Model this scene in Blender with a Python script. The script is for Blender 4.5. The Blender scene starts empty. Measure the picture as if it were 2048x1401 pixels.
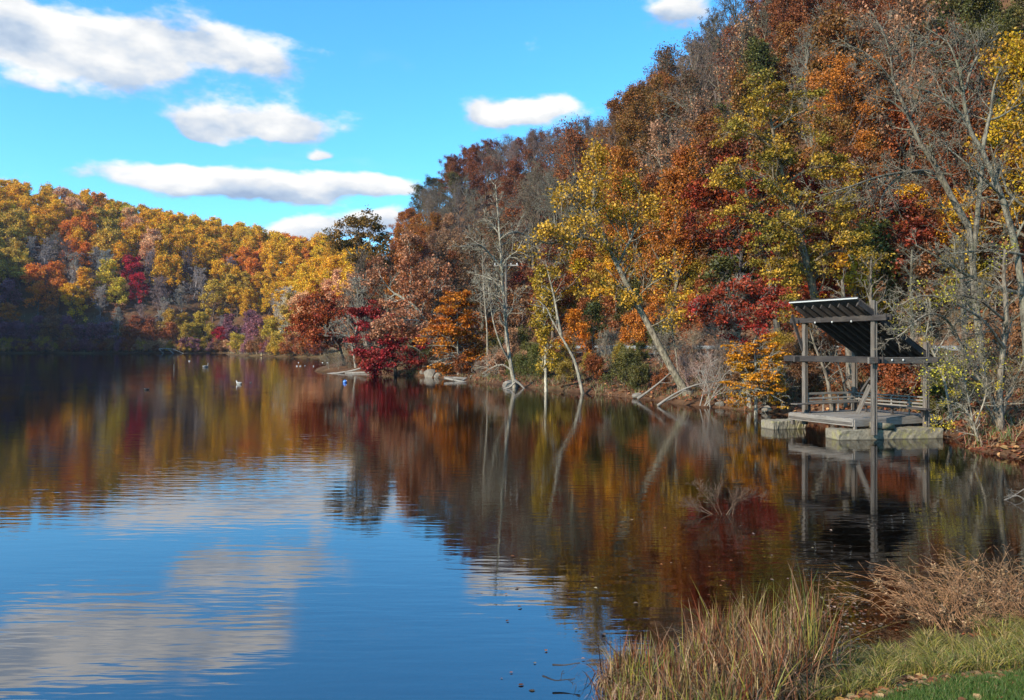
import bpy, math, random
import numpy as np
from mathutils import Vector

SC = bpy.context.scene
COL = SC.collection
R = math.radians

# ------------------------------------------------------------------ camera
FPX = 1593.0; CX = 1024.0; HY = 692.0; CH = 3.6
cam_d = bpy.data.cameras.new('camera')
cam = bpy.data.objects.new('camera', cam_d); COL.objects.link(cam)
cam.location = (0, 0, CH); cam.rotation_euler = (R(90), 0, 0)
cam_d.sensor_width = 36.0; cam_d.lens = 36.0 * FPX / 2048.0
cam_d.shift_y = (HY - 700.5) / 2048.0
cam_d.clip_start = 0.1; cam_d.clip_end = 9000
SC.camera = cam

# ------------------------------------------------------------------ light and exposure
SUN_H = np.array([-0.78, -0.62]); SUN_H = SUN_H / np.linalg.norm(SUN_H)
SUN_EL = R(27)
to_sun = Vector((SUN_H[0] * math.cos(SUN_EL), SUN_H[1] * math.cos(SUN_EL), math.sin(SUN_EL)))
sd = bpy.data.lights.new('sun', 'SUN'); sd.energy = 5.0; sd.angle = R(0.5); sd.color = (1.0, 0.90, 0.74)
sun = bpy.data.objects.new('sun', sd); COL.objects.link(sun)
sun.rotation_euler = to_sun.to_track_quat('Z', 'Y').to_euler(); sun.location = (-60, -30, 60)
SC.view_settings.view_transform = 'Standard'
SC.view_settings.look = 'None'
SC.view_settings.gamma = 1.0
SC.view_settings.use_curve_mapping = False
SC.view_settings.exposure = 0.68
SC.cycles.max_bounces = 7; SC.cycles.diffuse_bounces = 3; SC.cycles.glossy_bounces = 3
SC.cycles.transmission_bounces = 2; SC.cycles.transparent_max_bounces = 6
SC.cycles.caustics_reflective = False; SC.cycles.caustics_refractive = False
SC.cycles.sample_clamp_indirect = 6.0


class NT:
    """small node-tree writer"""
    def __init__(s, tree): s.t = tree; s.n = tree.nodes; s.l = tree.links
    def add(s, kind, **kw):
        n = s.n.new(kind)
        for k, v in kw.items(): setattr(n, k, v)
        return n
    def put(s, sock, v):
        if hasattr(v, 'is_output') or isinstance(v, bpy.types.NodeSocket): s.l.new(v, sock)
        else: sock.default_value = v
    def m(s, op, a, b=None, c=None, clamp=False):
        n = s.add('ShaderNodeMath', operation=op, use_clamp=clamp)
        s.put(n.inputs[0], a)
        if b is not None: s.put(n.inputs[1], b)
        if c is not None: s.put(n.inputs[2], c)
        return n.outputs[0]
    def mix(s, f, a, b, blend='MIX'):
        n = s.add('ShaderNodeMix', data_type='RGBA', blend_type=blend)
        s.put(n.inputs[0], f); s.put(n.inputs[6], a); s.put(n.inputs[7], b)
        return n.outputs[2]
    def noise(s, vec, scale, detail=3, rough=0.5, dist=0.0):
        n = s.add('ShaderNodeTexNoise')
        if vec is not None: s.put(n.inputs['Vector'], vec)
        n.inputs['Scale'].default_value = scale; n.inputs['Detail'].default_value = detail
        n.inputs['Roughness'].default_value = rough; n.inputs['Distortion'].default_value = dist
        return n.outputs[0]
    def ramp(s, f, stops):
        n = s.add('ShaderNodeValToRGB'); s.put(n.inputs[0], f)
        e = n.color_ramp.elements
        while len(e) < len(stops): e.new(0.5)
        for i, (p, c) in enumerate(stops):
            e[i].position = p; e[i].color = (c[0], c[1], c[2], 1)
        return n.outputs[0]
    def rng(s, v, a, b, c=0.0, d=1.0, kind='LINEAR'):
        n = s.add('ShaderNodeMapRange', interpolation_type=kind)
        s.put(n.inputs[0], v); n.inputs[1].default_value = a; n.inputs[2].default_value = b
        n.inputs[3].default_value = c; n.inputs[4].default_value = d
        return n.outputs[0]
    def comb(s, x, y, z=0.0):
        n = s.add('ShaderNodeCombineXYZ'); s.put(n.inputs[0], x); s.put(n.inputs[1], y); s.put(n.inputs[2], z)
        return n.outputs[0]


# ------------------------------------------------------------------ sky with clouds
world = bpy.data.worlds.new('World'); SC.world = world; world.use_nodes = True
w = NT(world.node_tree); w.n.clear()
sky = w.add('ShaderNodeTexSky', sky_type='NISHITA'); sky.sun_disc = False
sky.sun_elevation = SUN_EL; sky.sun_rotation = math.atan2(SUN_H[0], SUN_H[1])
sky.altitude = 0; sky.air_density = 1.0; sky.dust_density = 0.5; sky.ozone_density = 3.0
tc = w.add('ShaderNodeTexCoord')
sp = w.add('ShaderNodeSeparateXYZ'); w.l.new(tc.outputs['Generated'], sp.inputs[0])
AZ = w.m('ARCTAN2', sp.outputs[0], sp.outputs[1])
EL = w.m('ARCSINE', sp.outputs[2])
vec = w.comb(w.m('MULTIPLY', AZ, 1.0), w.m('MULTIPLY', EL, 2.0), 0.37)
N1 = w.noise(vec, 9.0, 9, 0.60)
vec2 = w.comb(w.m('ADD', AZ, -0.022), w.m('ADD', w.m('MULTIPLY', EL, 2.0), 0.055), 0.37)
N2 = w.noise(vec2, 9.0, 4, 0.5)
relief = w.m('SUBTRACT', N1, N2)

def ae(px, py):
    u = (px - CX) / FPX; v = (HY - py) / FPX
    return math.atan2(u, 1.0), math.asin(v / math.sqrt(1 + u * u + v * v))
blobs = []   # az, el, half width, half height up, half height down, thickness
for (px, py, hw, up, dn, k) in [(120, 118, 345, 120, 62, 1.15), (400, 92, 195, 85, 62, 1.0), (20, 60, 160, 75, 70, 1.0),
                                (520, 246, 225, 66, 34, 1.15), (370, 258, 120, 36, 20, .85), (628, 298, 50, 24, 16, .95),
                                (335, 358, 245, 50, 34, 1.1), (570, 372, 280, 46, 34, 1.05), (740, 385, 120, 48, 28, 1.0),
                                (1068, 228, 130, 66, 36, 1.3), (640, 462, 130, 40, 60, .9), (790, 445, 90, 34, 60, .9),
                                (1385, 20, 110, 42, 30, .7), (60, 180, 170, 40, 22, .4)]:
    a, e = ae(px, py)
    s_ = 1.0 / FPX * math.cos(a) ** 1.2
    blobs.append((a, e, hw * s_, up * s_, dn * s_, k))
rg = random.Random(4)
for i in range(13):          # the same kind of clouds goes on round the rest of the sky
    a = 0.85 + i * (2 * math.pi - 1.7) / 12.5
    blobs.append((a if a < math.pi else a - 2 * math.pi, rg.uniform(.15, .6), rg.uniform(.1, .26), rg.uniform(.03, .06), .03, 1.0))
for a, e in [(-.25, .62), (.35, .75), (-.7, .5), (.1, .95)]:
    blobs.append((a, e, .2, .05, .035, 1.0))
wa = w.noise(w.comb(AZ, w.m('MULTIPLY', EL, 1.8), 5.1), 5.0, 3, 0.5); wb = w.noise(w.comb(AZ, w.m('MULTIPLY', EL, 1.8), 9.7), 6.0, 4, 0.55)
AZ0, EL0 = AZ, EL
AZ = w.m('ADD', AZ, w.m('MULTIPLY', w.m('SUBTRACT', wa, 0.5), 0.20)); EL = w.m('ADD', EL, w.m('MULTIPLY', w.m('SUBTRACT', wb, 0.5), 0.075))
dens = None; rel = None; wsum = None
for (a, e, hw, up, dn, k) in blobs:
    dx = w.m('MULTIPLY', w.m('SUBTRACT', AZ, a), 1.0 / hw)
    dy = w.m('SUBTRACT', EL, e)
    hi = w.m('GREATER_THAN', dy, 0.0)
    dyn = w.m('MULTIPLY', dy, w.m('MULTIPLY_ADD', hi, 1.0 / up - 1.0 / dn, 1.0 / dn))
    r2 = w.m('ADD', w.m('MULTIPLY', dx, dx), w.m('MULTIPLY', dyn, dyn))
    q_ = w.m('EXPONENT', w.m('MULTIPLY', r2, -2.2))
    qk = w.m('MULTIPLY', q_, k)
    if dens is None: dens, wsum, rel = qk, q_, w.m('MULTIPLY', q_, dyn)
    else:
        rel = w.m('MULTIPLY_ADD', q_, dyn, rel); dens = w.m('ADD', dens, qk); wsum = w.m('ADD', wsum, q_)
rel = w.m('DIVIDE', rel, w.m('ADD', wsum, 0.0005))
dn_ = w.m('ADD', w.m('MULTIPLY', w.m('SUBTRACT', w.m('MINIMUM', dens, 1.0), 0.28), 2.6), w.m('MULTIPLY', w.m('SUBTRACT', N1, 0.5), 4.4))
alpha = w.rng(dn_, -0.10, 0.95, 0, 1, 'SMOOTHSTEP')
wisp = w.rng(w.noise(w.comb(AZ, w.m('MULTIPLY', EL, 3.2), 2.2), 3.0, 7, 0.6), 0.6, 0.9, 0, 0.25, 'SMOOTHSTEP')
lit = w.m('ADD', w.rng(rel, -1.0, 0.45, -.05, .95, 'LINEAR'), w.m('MULTIPLY', relief, 2.2), clamp=True)
ccol = w.ramp(lit, [(0.0, (0.40, 0.53, 0.74)), (0.35, (0.60, 0.72, 0.88)), (0.7, (0.94, 0.97, 1.0)), (1.0, (1.16, 1.15, 1.12))])
SKY_K = 0.15
skyc = w.mix(1.0, sky.outputs[0], (0.74, 1.24, 1.44, 1), 'MULTIPLY')
hs = w.add('ShaderNodeHueSaturation'); hs.inputs['Saturation'].default_value = 1.08; w.l.new(skyc, hs.inputs['Color'])
cl = w.mix(1.0, ccol, (0.58 / SKY_K, 0.58 / SKY_K, 0.58 / SKY_K, 1), 'MULTIPLY')
fin = w.mix(w.m('MAXIMUM', alpha, wisp), hs.outputs[0], cl)
bg = w.add('ShaderNodeBackground'); bg.inputs[1].default_value = SKY_K
w.l.new(fin, bg.inputs[0])
wo = w.add('ShaderNodeOutputWorld'); w.l.new(bg.outputs[0], wo.inputs[0])


# ------------------------------------------------------------------ materials
MATS = {}
def mat(name):
    m = bpy.data.materials.new(name); m.use_nodes = True
    t = NT(m.node_tree); t.n.clear(); MATS[name] = m
    return m, t
def finish(t, sh):
    o = t.add('ShaderNodeOutputMaterial'); t.l.new(sh, o.inputs[0])
def prin(t, col, rough=0.8, bump=None, bs=0.3, bd=0.02, spec=0.3, metal=0.0):
    p = t.add('ShaderNodeBsdfPrincipled')
    t.put(p.inputs['Base Color'], col); t.put(p.inputs['Roughness'], rough)
    p.inputs['Specular IOR Level'].default_value = spec; t.put(p.inputs['Metallic'], metal)
    if bump is not None:
        b = t.add('ShaderNodeBump'); b.inputs['Strength'].default_value = bs; b.inputs['Distance'].default_value = bd
        t.put(b.inputs['Height'], bump); t.l.new(b.outputs[0], p.inputs['Normal'])
    return p.outputs[0]

def leaf_material(name, attr=False, trans=0.27):
    m, t = mat(name)
    if attr:
        a = t.add('ShaderNodeAttribute', attribute_name='tint'); col = a.outputs['Color']
    else:
        oi = t.add('ShaderNodeObjectInfo')
        c2 = t.add('ShaderNodeAttribute', attribute_type='OBJECT', attribute_name='second_colour')
        rn = t.add('ShaderNodeAttribute', attribute_name='rnd')
        tc = t.add('ShaderNodeTexCoord')
        n = t.noise(tc.outputs['Object'], 0.33, 3, 0.6)
        f = t.m('ADD', t.rng(n, 0.38, 0.62, 0, 1), t.m('MULTIPLY', t.m('SUBTRACT', rn.outputs['Fac'], 0.5), 0.8), clamp=True)
        col = t.mix(f, oi.outputs['Color'], c2.outputs['Color'])
        v = t.m('MULTIPLY_ADD', t.m('FRACT', t.m('MULTIPLY', rn.outputs['Fac'], 7.31)), 1.05, 0.42)
        col = t.mix(1.0, col, t.comb(v, v, v), 'MULTIPLY')
    d = t.add('ShaderNodeBsdfDiffuse'); t.put(d.inputs[0], col)
    tr = t.add('ShaderNodeBsdfTranslucent'); t.put(tr.inputs[0], col)
    g = t.add('ShaderNodeBsdfGlossy'); g.inputs['Roughness'].default_value = 0.55; g.inputs['Color'].default_value = (1, 1, 1, 1)
    mx = t.add('ShaderNodeMixShader'); mx.inputs[0].default_value = trans
    t.l.new(d.outputs[0], mx.inputs[1]); t.l.new(tr.outputs[0], mx.inputs[2])
    m2 = t.add('ShaderNodeMixShader'); m2.inputs[0].default_value = 0.018
    t.l.new(mx.outputs[0], m2.inputs[1]); t.l.new(g.outputs[0], m2.inputs[2])
    finish(t, m2.outputs[0]); return m
LEAF = leaf_material('autumn_leaves')
BLADE = leaf_material('blades_and_litter', attr=True, trans=0.25)

m, t = mat('bark'); BARK = m
oi = t.add('ShaderNodeObjectInfo'); tc = t.add('ShaderNodeTexCoord')
mp = t.add('ShaderNodeMapping'); mp.inputs['Scale'].default_value = (6, 6, 1.4); t.l.new(tc.outputs['Object'], mp.inputs[0])
n = t.noise(mp.outputs[0], 2.0, 6, 0.65); n2 = t.noise(tc.outputs['Object'], 1.1, 4, 0.6)
c = t.mix(t.rng(n, 0.38, 0.62), t.mix(1.0, oi.outputs['Color'], (1.15, 1.1, 1.0, 1), 'MULTIPLY'), t.mix(1.0, oi.outputs['Color'], (0.30, 0.27, 0.24, 1), 'MULTIPLY'))
c = t.mix(t.rng(n2, 0.5, 0.72, 0, 0.45), c, (0.10, 0.115, 0.06, 1))
finish(t, prin(t, c, 0.9, n, 0.6, 0.03, 0.15))

def wood(name, c1, c2, c3, stretch=(15, 15, 1.1)):
    m, t = mat(name)
    tc = t.add('ShaderNodeTexCoord'); oi = t.add('ShaderNodeObjectInfo')
    mp = t.add('ShaderNodeMapping'); mp.inputs['Scale'].default_value = stretch
    va = t.add('ShaderNodeVectorMath', operation='ADD'); t.l.new(tc.outputs['Object'], va.inputs[0])
    t.l.new(t.comb(t.m('MULTIPLY', oi.outputs['Random'], 20.0), t.m('MULTIPLY', oi.outputs['Random'], 7.0), 0.0), va.inputs[1])
    t.l.new(va.outputs[0], mp.inputs[0])
    n = t.noise(mp.outputs[0], 1.6, 6, 0.65, 0.4); n2 = t.noise(va.outputs[0], 1.3, 4, 0.6)
    c = t.mix(t.rng(n, 0.32, 0.68), c1, c2)
    c = t.mix(t.rng(n2, 0.48, 0.7, 0, 0.7), c, c3)
    v = t.m('MULTIPLY_ADD', oi.outputs['Random'], 0.5, 0.75)
    c = t.mix(1.0, c, t.comb(v, v, v), 'MULTIPLY')
    finish(t, prin(t, c, 0.85, n, 0.5, 0.01, 0.2)); return m
WOOD = wood('weathered_timber', (0.18, 0.155, 0.13, 1), (0.055, 0.047, 0.041, 1), (0.115, 0.08, 0.055, 1))
DARKWOOD = wood('dark_and_shaded_timber', (0.055, 0.047, 0.044, 1), (0.025, 0.021, 0.02, 1), (0.09, 0.075, 0.062, 1))  # dark wood; its tone also paints in the shade under the roof
DECKWOOD = wood('deck_boards', (0.29, 0.26, 0.225, 1), (0.13, 0.115, 0.10, 1), (0.20, 0.15, 0.105, 1))
DRIFT = wood('bleached_wood', (0.30, 0.265, 0.225, 1), (0.15, 0.13, 0.105, 1), (0.11, 0.085, 0.065, 1))

m, t = mat('mossy_concrete'); CONC = m
tc = t.add('ShaderNodeTexCoord'); n = t.noise(tc.outputs['Object'], 2.2, 6, 0.65); n2 = t.noise(tc.outputs['Object'], 11, 5, 0.6)
c = t.mix(t.rng(n2, 0.3, 0.7), (0.25, 0.215, 0.155, 1), (0.13, 0.11, 0.08, 1))
c = t.mix(t.rng(n, 0.54, 0.68, 0, 0.5), c, (0.30, 0.27, 0.06, 1))
sx = t.add('ShaderNodeSeparateXYZ'); t.l.new(tc.outputs['Object'], sx.inputs[0])
c = t.mix(t.rng(t.m('ADD', sx.outputs[2], t.m('MULTIPLY', n2, 0.08)), 0.03, 0.09, 0.85, 0.0), c, (0.035, 0.03, 0.02, 1))
finish(t, prin(t, c, 0.92, n2, 0.5, 0.02, 0.2))

m, t = mat('galvanised_steel'); STEEL = m
tc = t.add('ShaderNodeTexCoord'); n = t.noise(tc.outputs['Object'], 3, 4, 0.6)
finish(t, prin(t, t.mix(n, (0.25, 0.26, 0.26, 1), (0.15, 0.155, 0.155, 1)), 0.55, spec=0.5))
m, t = mat('roof_sheet'); SHEET = m
tc = t.add('ShaderNodeTexCoord'); n = t.noise(tc.outputs['Object'], 2, 4, 0.6)
finish(t, prin(t, t.mix(n, (0.52, 0.52, 0.50, 1), (0.34, 0.34, 0.33, 1)), 0.5))
m, t = mat('asphalt'); ASPH = m
tc = t.add('ShaderNodeTexCoord'); n = t.noise(tc.outputs['Object'], 5, 6, 0.7)
finish(t, prin(t, t.mix(n, (0.04, 0.04, 0.042, 1), (0.075, 0.073, 0.07, 1)), 0.9, n, 0.3))
m, t = mat('stone'); STONE = m
tc = t.add('ShaderNodeTexCoord'); n = t.noise(tc.outputs['Object'], 2.5, 7, 0.7)
finish(t, prin(t, t.mix(t.rng(n, .3, .7), (0.25, 0.215, 0.17, 1), (0.10, 0.085, 0.07, 1)), 0.9, n, 0.7, 0.05))

def plain(name, col, rough=0.6, spec=0.3):
    m, t = mat(name)
    tc = t.add('ShaderNodeTexCoord'); n = t.noise(tc.outputs['Object'], 9, 4, 0.6)
    c = t.mix(n, (col[0], col[1], col[2], 1), (col[0] * .65, col[1] * .65, col[2] * .65, 1))
    finish(t, prin(t, c, rough, spec=spec)); return m
WHITEF = plain('white_feathers', (0.75, 0.74, 0.70), 0.8)
GREYF = plain('grey_feathers', (0.30, 0.27, 0.24), 0.8)
DARKF = plain('dark_feathers', (0.035, 0.032, 0.03), 0.7)
BEAK = plain('orange_beak', (0.5, 0.22, 0.03), 0.5)
BLUEP = plain('blue_rubber', (0.10, 0.26, 0.75), 0.4, 0.5)
WHITEP = plain('white_plastic', (0.75, 0.75, 0.75), 0.4, 0.5)
BOLT = plain('bolt_steel', (0.6, 0.6, 0.58), 0.45, 0.5)

# ground: leaf litter under the woods, lawn at the near corner, dark mud under water
m, t = mat('forest_floor'); GROUND = m
tc = t.add('ShaderNodeTexCoord'); at = t.add('ShaderNodeAttribute', attribute_name='zone')
sz = t.add('ShaderNodeSeparateColor'); t.l.new(at.outputs['Color'], sz.inputs[0])
n = t.noise(tc.outputs['Object'], 0.35, 6, 0.7); n2 = t.noise(tc.outputs['Object'], 5, 6, 0.75); n3 = t.noise(tc.outputs['Object'], 0.12, 4, 0.6)
lit_ = t.ramp(t.m('ADD', t.m('MULTIPLY', n, 0.5), t.m('MULTIPLY', n2, 0.5)), [(0.32, (0.026, 0.017, 0.011)), (0.46, (0.08, 0.042, 0.024)), (0.56, (0.14, 0.070, 0.035)), (0.7, (0.20, 0.14, 0.08))])
c = t.mix(t.rng(n3, 0.5, 0.68, 0, 0.5), lit_, (0.07, 0.075, 0.03, 1))
lawn = t.mix(t.rng(n2, 0.35, 0.65), (0.03, 0.07, 0.012, 1), (0.06, 0.11, 0.018, 1))
c = t.mix(sz.outputs[0], c, lawn)
mud = t.mix(t.rng(n2, 0.35, 0.7), (0.022, 0.014, 0.008, 1), (0.095, 0.035, 0.012, 1))
c = t.mix(sz.outputs[1], c, mud)
weed = t.mix(t.rng(n2, 0.35, 0.65), (0.07, 0.05, 0.022, 1), (0.19, 0.13, 0.06, 1))
c = t.mix(sz.outputs[2], c, weed)
finish(t, prin(t, c, 0.95, n2, 0.6, 0.08, 0.1))

m, t = mat('lake_water'); WATER = m
tc = t.add('ShaderNodeTexCoord')
def wave(sx_, sy_, rot, sc, det):
    mp = t.add('ShaderNodeMapping'); mp.inputs['Scale'].default_value = (sx_, sy_, 1); mp.inputs['Rotation'].default_value = (0, 0, R(rot))
    t.l.new(tc.outputs['Object'], mp.inputs[0]); return t.noise(mp.outputs[0], sc, det, 0.5, 0.2)
w1 = wave(0.55, 2.6, 8, 1.5, 2)
w2 = wave(0.35, 1.9, -10, 4.5, 2)
w3 = wave(0.06, 0.12, 14, 1.0, 3)
amp = t.rng(w3, 0.38, 0.62, 0.35, 1.0)
ps = t.add('ShaderNodeVectorMath', operation='DISTANCE'); t.l.new(tc.outputs['Object'], ps.inputs[0]); ps.inputs[1].default_value = (4.95, 12.8, 0)
amp = t.m('ADD', amp, t.rng(ps.outputs['Value'], 0.2, 1.3, 2.2, 0.0, 'SMOOTHSTEP'))     # stirred water in front of the weeds
hgt = t.m('MULTIPLY', t.m('ADD', t.m('MULTIPLY', w1, 1.0), t.m('MULTIPLY', w2, 0.22)), amp)
b = t.add('ShaderNodeBump'); b.inputs['Strength'].default_value = 1.0; b.inputs['Distance'].default_value = 0.0056
t.l.new(hgt, b.inputs['Height'])
fr = t.add('ShaderNodeFresnel'); fr.inputs[0].default_value = 1.36; t.l.new(b.outputs[0], fr.inputs['Normal'])
fac = t.m('MULTIPLY_ADD', fr.outputs[0], 0.64, 0.25, clamp=True)
gl = t.add('ShaderNodeBsdfGlossy'); gl.inputs['Roughness'].default_value = 0.03; gl.inputs['Color'].default_value = (0.92, 0.91, 0.92, 1)
t.l.new(b.outputs[0], gl.inputs['Normal'])
trp = t.add('ShaderNodeBsdfTransparent'); trp.inputs[0].default_value = (0.42, 0.40, 0.30, 1)
mx = t.add('ShaderNodeMixShader'); t.l.new(fac, mx.inputs[0]); t.l.new(trp.outputs[0], mx.inputs[1]); t.l.new(gl.outputs[0], mx.inputs[2])
finish(t, mx.outputs[0])


# ------------------------------------------------------------------ mesh helpers
def pt(px, py, Y):
    return np.array([(px - CX) / FPX * Y, Y, CH - (py - HY) / FPX * Y])

def mesh_np(name, V, F, mats, smooth=False, rnd=None, tint=None, mi=None):
    """V (n,3); F (m,k) int array or list of such arrays (tri / quad)"""
    Fs = F if isinstance(F, list) else [F]
    Fs = [f for f in Fs if len(f)]
    me = bpy.data.meshes.new(name)
    nl = sum(f.size for f in Fs); nf = sum(len(f) for f in Fs)
    me.vertices.add(len(V)); me.vertices.foreach_set('co', np.asarray(V, np.float32).ravel())
    me.loops.add(nl); me.loops.foreach_set('vertex_index', np.concatenate([f.ravel() for f in Fs]).astype(np.int32))
    tot = np.concatenate([np.full(len(f), f.shape[1]) for f in Fs]).astype(np.int32)
    st = np.concatenate([[0], np.cumsum(tot)[:-1]]).astype(np.int32)
    me.polygons.add(nf); me.polygons.foreach_set('loop_start', st)
    me.update(calc_edges=True)
    if smooth: me.polygons.foreach_set('use_smooth', np.ones(nf, bool))
    if rnd is not None:
        a = me.attributes.new('rnd', 'FLOAT', 'FACE'); a.data.foreach_set('value', rnd.astype(np.float32))
    if tint is not None:
        a = me.attributes.new('tint', 'FLOAT_COLOR', 'FACE')
        a.data.foreach_set('color', np.c_[tint, np.ones(len(tint))].astype(np.float32).ravel())
    if mi is not None: me.polygons.foreach_set('material_index', np.asarray(mi, np.int32))
    for m_ in (mats if isinstance(mats, (list, tuple)) else [mats]): me.materials.append(m_)
    me.update(); return me

def link(name, me, parent=None, loc=None, kind=None):
    o = bpy.data.objects.new(name, me); COL.objects.link(o)
    if parent is not None: o.parent = parent
    if loc is not None: o.location = loc
    if kind: o['kind'] = kind
    return o

def thing(name, label, cat, loc=(0, 0, 0), rz=0.0, group=None):
    o = bpy.data.objects.new(name, None); COL.objects.link(o); o.empty_display_size = 0.3
    o.location = loc; o.rotation_euler = (0, 0, rz); o['label'] = label; o['category'] = cat
    if group: o['group'] = group
    return o
def tag(o, label, cat, group=None):
    o['label'] = label; o['category'] = cat
    if group: o['group'] = group
    return o

def norm(v): return v / np.maximum(np.linalg.norm(v, axis=-1, keepdims=True), 1e-9)

def tubes(P, Rr, sides, cap=False):
    """P (n,k,3), Rr (n,k) -> V, F quads"""
    n, k, _ = P.shape
    T = norm(np.gradient(P, axis=1))
    ref = np.where(np.abs(T[..., 2:3]) > 0.9, np.array([1.0, 0, 0]), np.array([0, 0, 1.0]))
    # one reference direction for each tube, so that rings do not twist
    ref = np.repeat(ref[:, :1], k, 1)
    U = norm(np.cross(T, ref)); W = np.cross(T, U)
    a = np.arange(sides) / sides * 2 * np.pi
    ring = (U[:, :, None] * np.cos(a)[None, None, :, None] + W[:, :, None] * np.sin(a)[None, None, :, None])
    V = P[:, :, None] + ring * Rr[:, :, None, None]
    idx = np.arange(n * k * sides).reshape(n, k, sides)
    nx = np.roll(idx, -1, 2)
    F = np.stack([idx[:, :-1], nx[:, :-1], nx[:, 1:], idx[:, 1:]], -1).reshape(-1, 4)
    return V.reshape(-1, 3), F

def join(parts):
    V = []; F = []; o = 0
    for v, f in parts:
        V.append(v); F.append(f + o); o += len(v)
    return np.concatenate(V), np.concatenate(F)

def resample(pts, k, rad=None):
    pts = np.asarray(pts, float)
    d = np.r_[0, np.cumsum(np.linalg.norm(np.diff(pts, axis=0), axis=1))]
    s = np.linspace(0, d[-1], k)
    # gentle smoothing through a Catmull-Rom like refinement
    out = np.stack([np.interp(s, d, pts[:, i]) for i in range(3)], 1)
    for _ in range(2): out[1:-1] = out[1:-1] * .5 + (out[:-2] + out[2:]) * .25
    if rad is None: return out
    return out, np.interp(s, d, rad)

def children(rs, P, Rr, nper, t0, t1, ang, lf, wander, up, k, rf=0.6, mu=0.35):
    n, kk, _ = P.shape
    L = np.linalg.norm(np.diff(P, axis=1), axis=2).sum(1)
    idx = np.repeat(np.arange(n), nper)
    t = (np.tile(np.arange(nper), n) + rs.rand(n * nper)) / nper * (t1 - t0) + t0
    x = t * (kk - 1); i = np.minimum(x.astype(int), kk - 2); f = (x - i)[:, None]
    st = P[idx, i] * (1 - f) + P[idx, i + 1] * f
    tn = norm(P[idx, i + 1] - P[idx, i])
    r = Rr[idx, i] * (1 - f[:, 0]) + Rr[idx, i + 1] * f[:, 0]
    v = rs.randn(len(idx), 3); v -= (v * tn).sum(1, keepdims=True) * tn; v = norm(v)
    a = R(ang) * (0.7 + 0.6 * rs.rand(len(idx)))[:, None]
    d = norm(tn * np.cos(a) + v * np.sin(a))
    ln = L[idx] * lf * (1.15 - 0.65 * t) * (0.6 + 0.8 * rs.rand(len(idx)))
    step = (ln / (k - 1))[:, None]
    Q = np.zeros((len(idx), k, 3)); Q[:, 0] = st
    for j in range(1, k):
        d = norm(d + rs.randn(len(idx), 3) * wander + np.array([0, 0, up]))
        Q[:, j] = Q[:, j - 1] + d * step
    rr = (r * rf)[:, None] * np.linspace(1, mu, k)[None]
    return Q, rr

def leaves(rs, centres, n, sig, size, flat=1.0, up=0.4, tuft=55):
    """n rhombic leaves scattered round the twig points"""
    nc = max(12, int(n / tuft))                       # leaves gather in tufts round some of the twigs
    cs = centres[rs.randint(0, len(centres), nc)]; wgt = .3 + rs.rand(nc) ** 1.5; wgt /= wgt.sum()
    c = cs[rs.choice(nc, n, p=wgt)]
    off = rs.randn(n, 3) * sig; off[:, 2] *= flat
    c = c + off
    nrm = norm(rs.randn(n, 3) + np.array([0, 0, up]))
    a = norm(np.cross(nrm, norm(rs.randn(n, 3)))); b_ = np.cross(nrm, a)
    s = size * (0.6 + 0.8 * rs.rand(n))[:, None]
    V = np.stack([c - a * s * .5, c + b_ * s * .36 + a * s * .05, c + a * s * .55, c - b_ * s * .36 + a * s * .05], 1)
    V[:, 0] += nrm * s * 0.08; V[:, 2] += nrm * s * -0.10
    F = np.arange(n * 4).reshape(n, 4)
    return V.reshape(-1, 3), F

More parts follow.
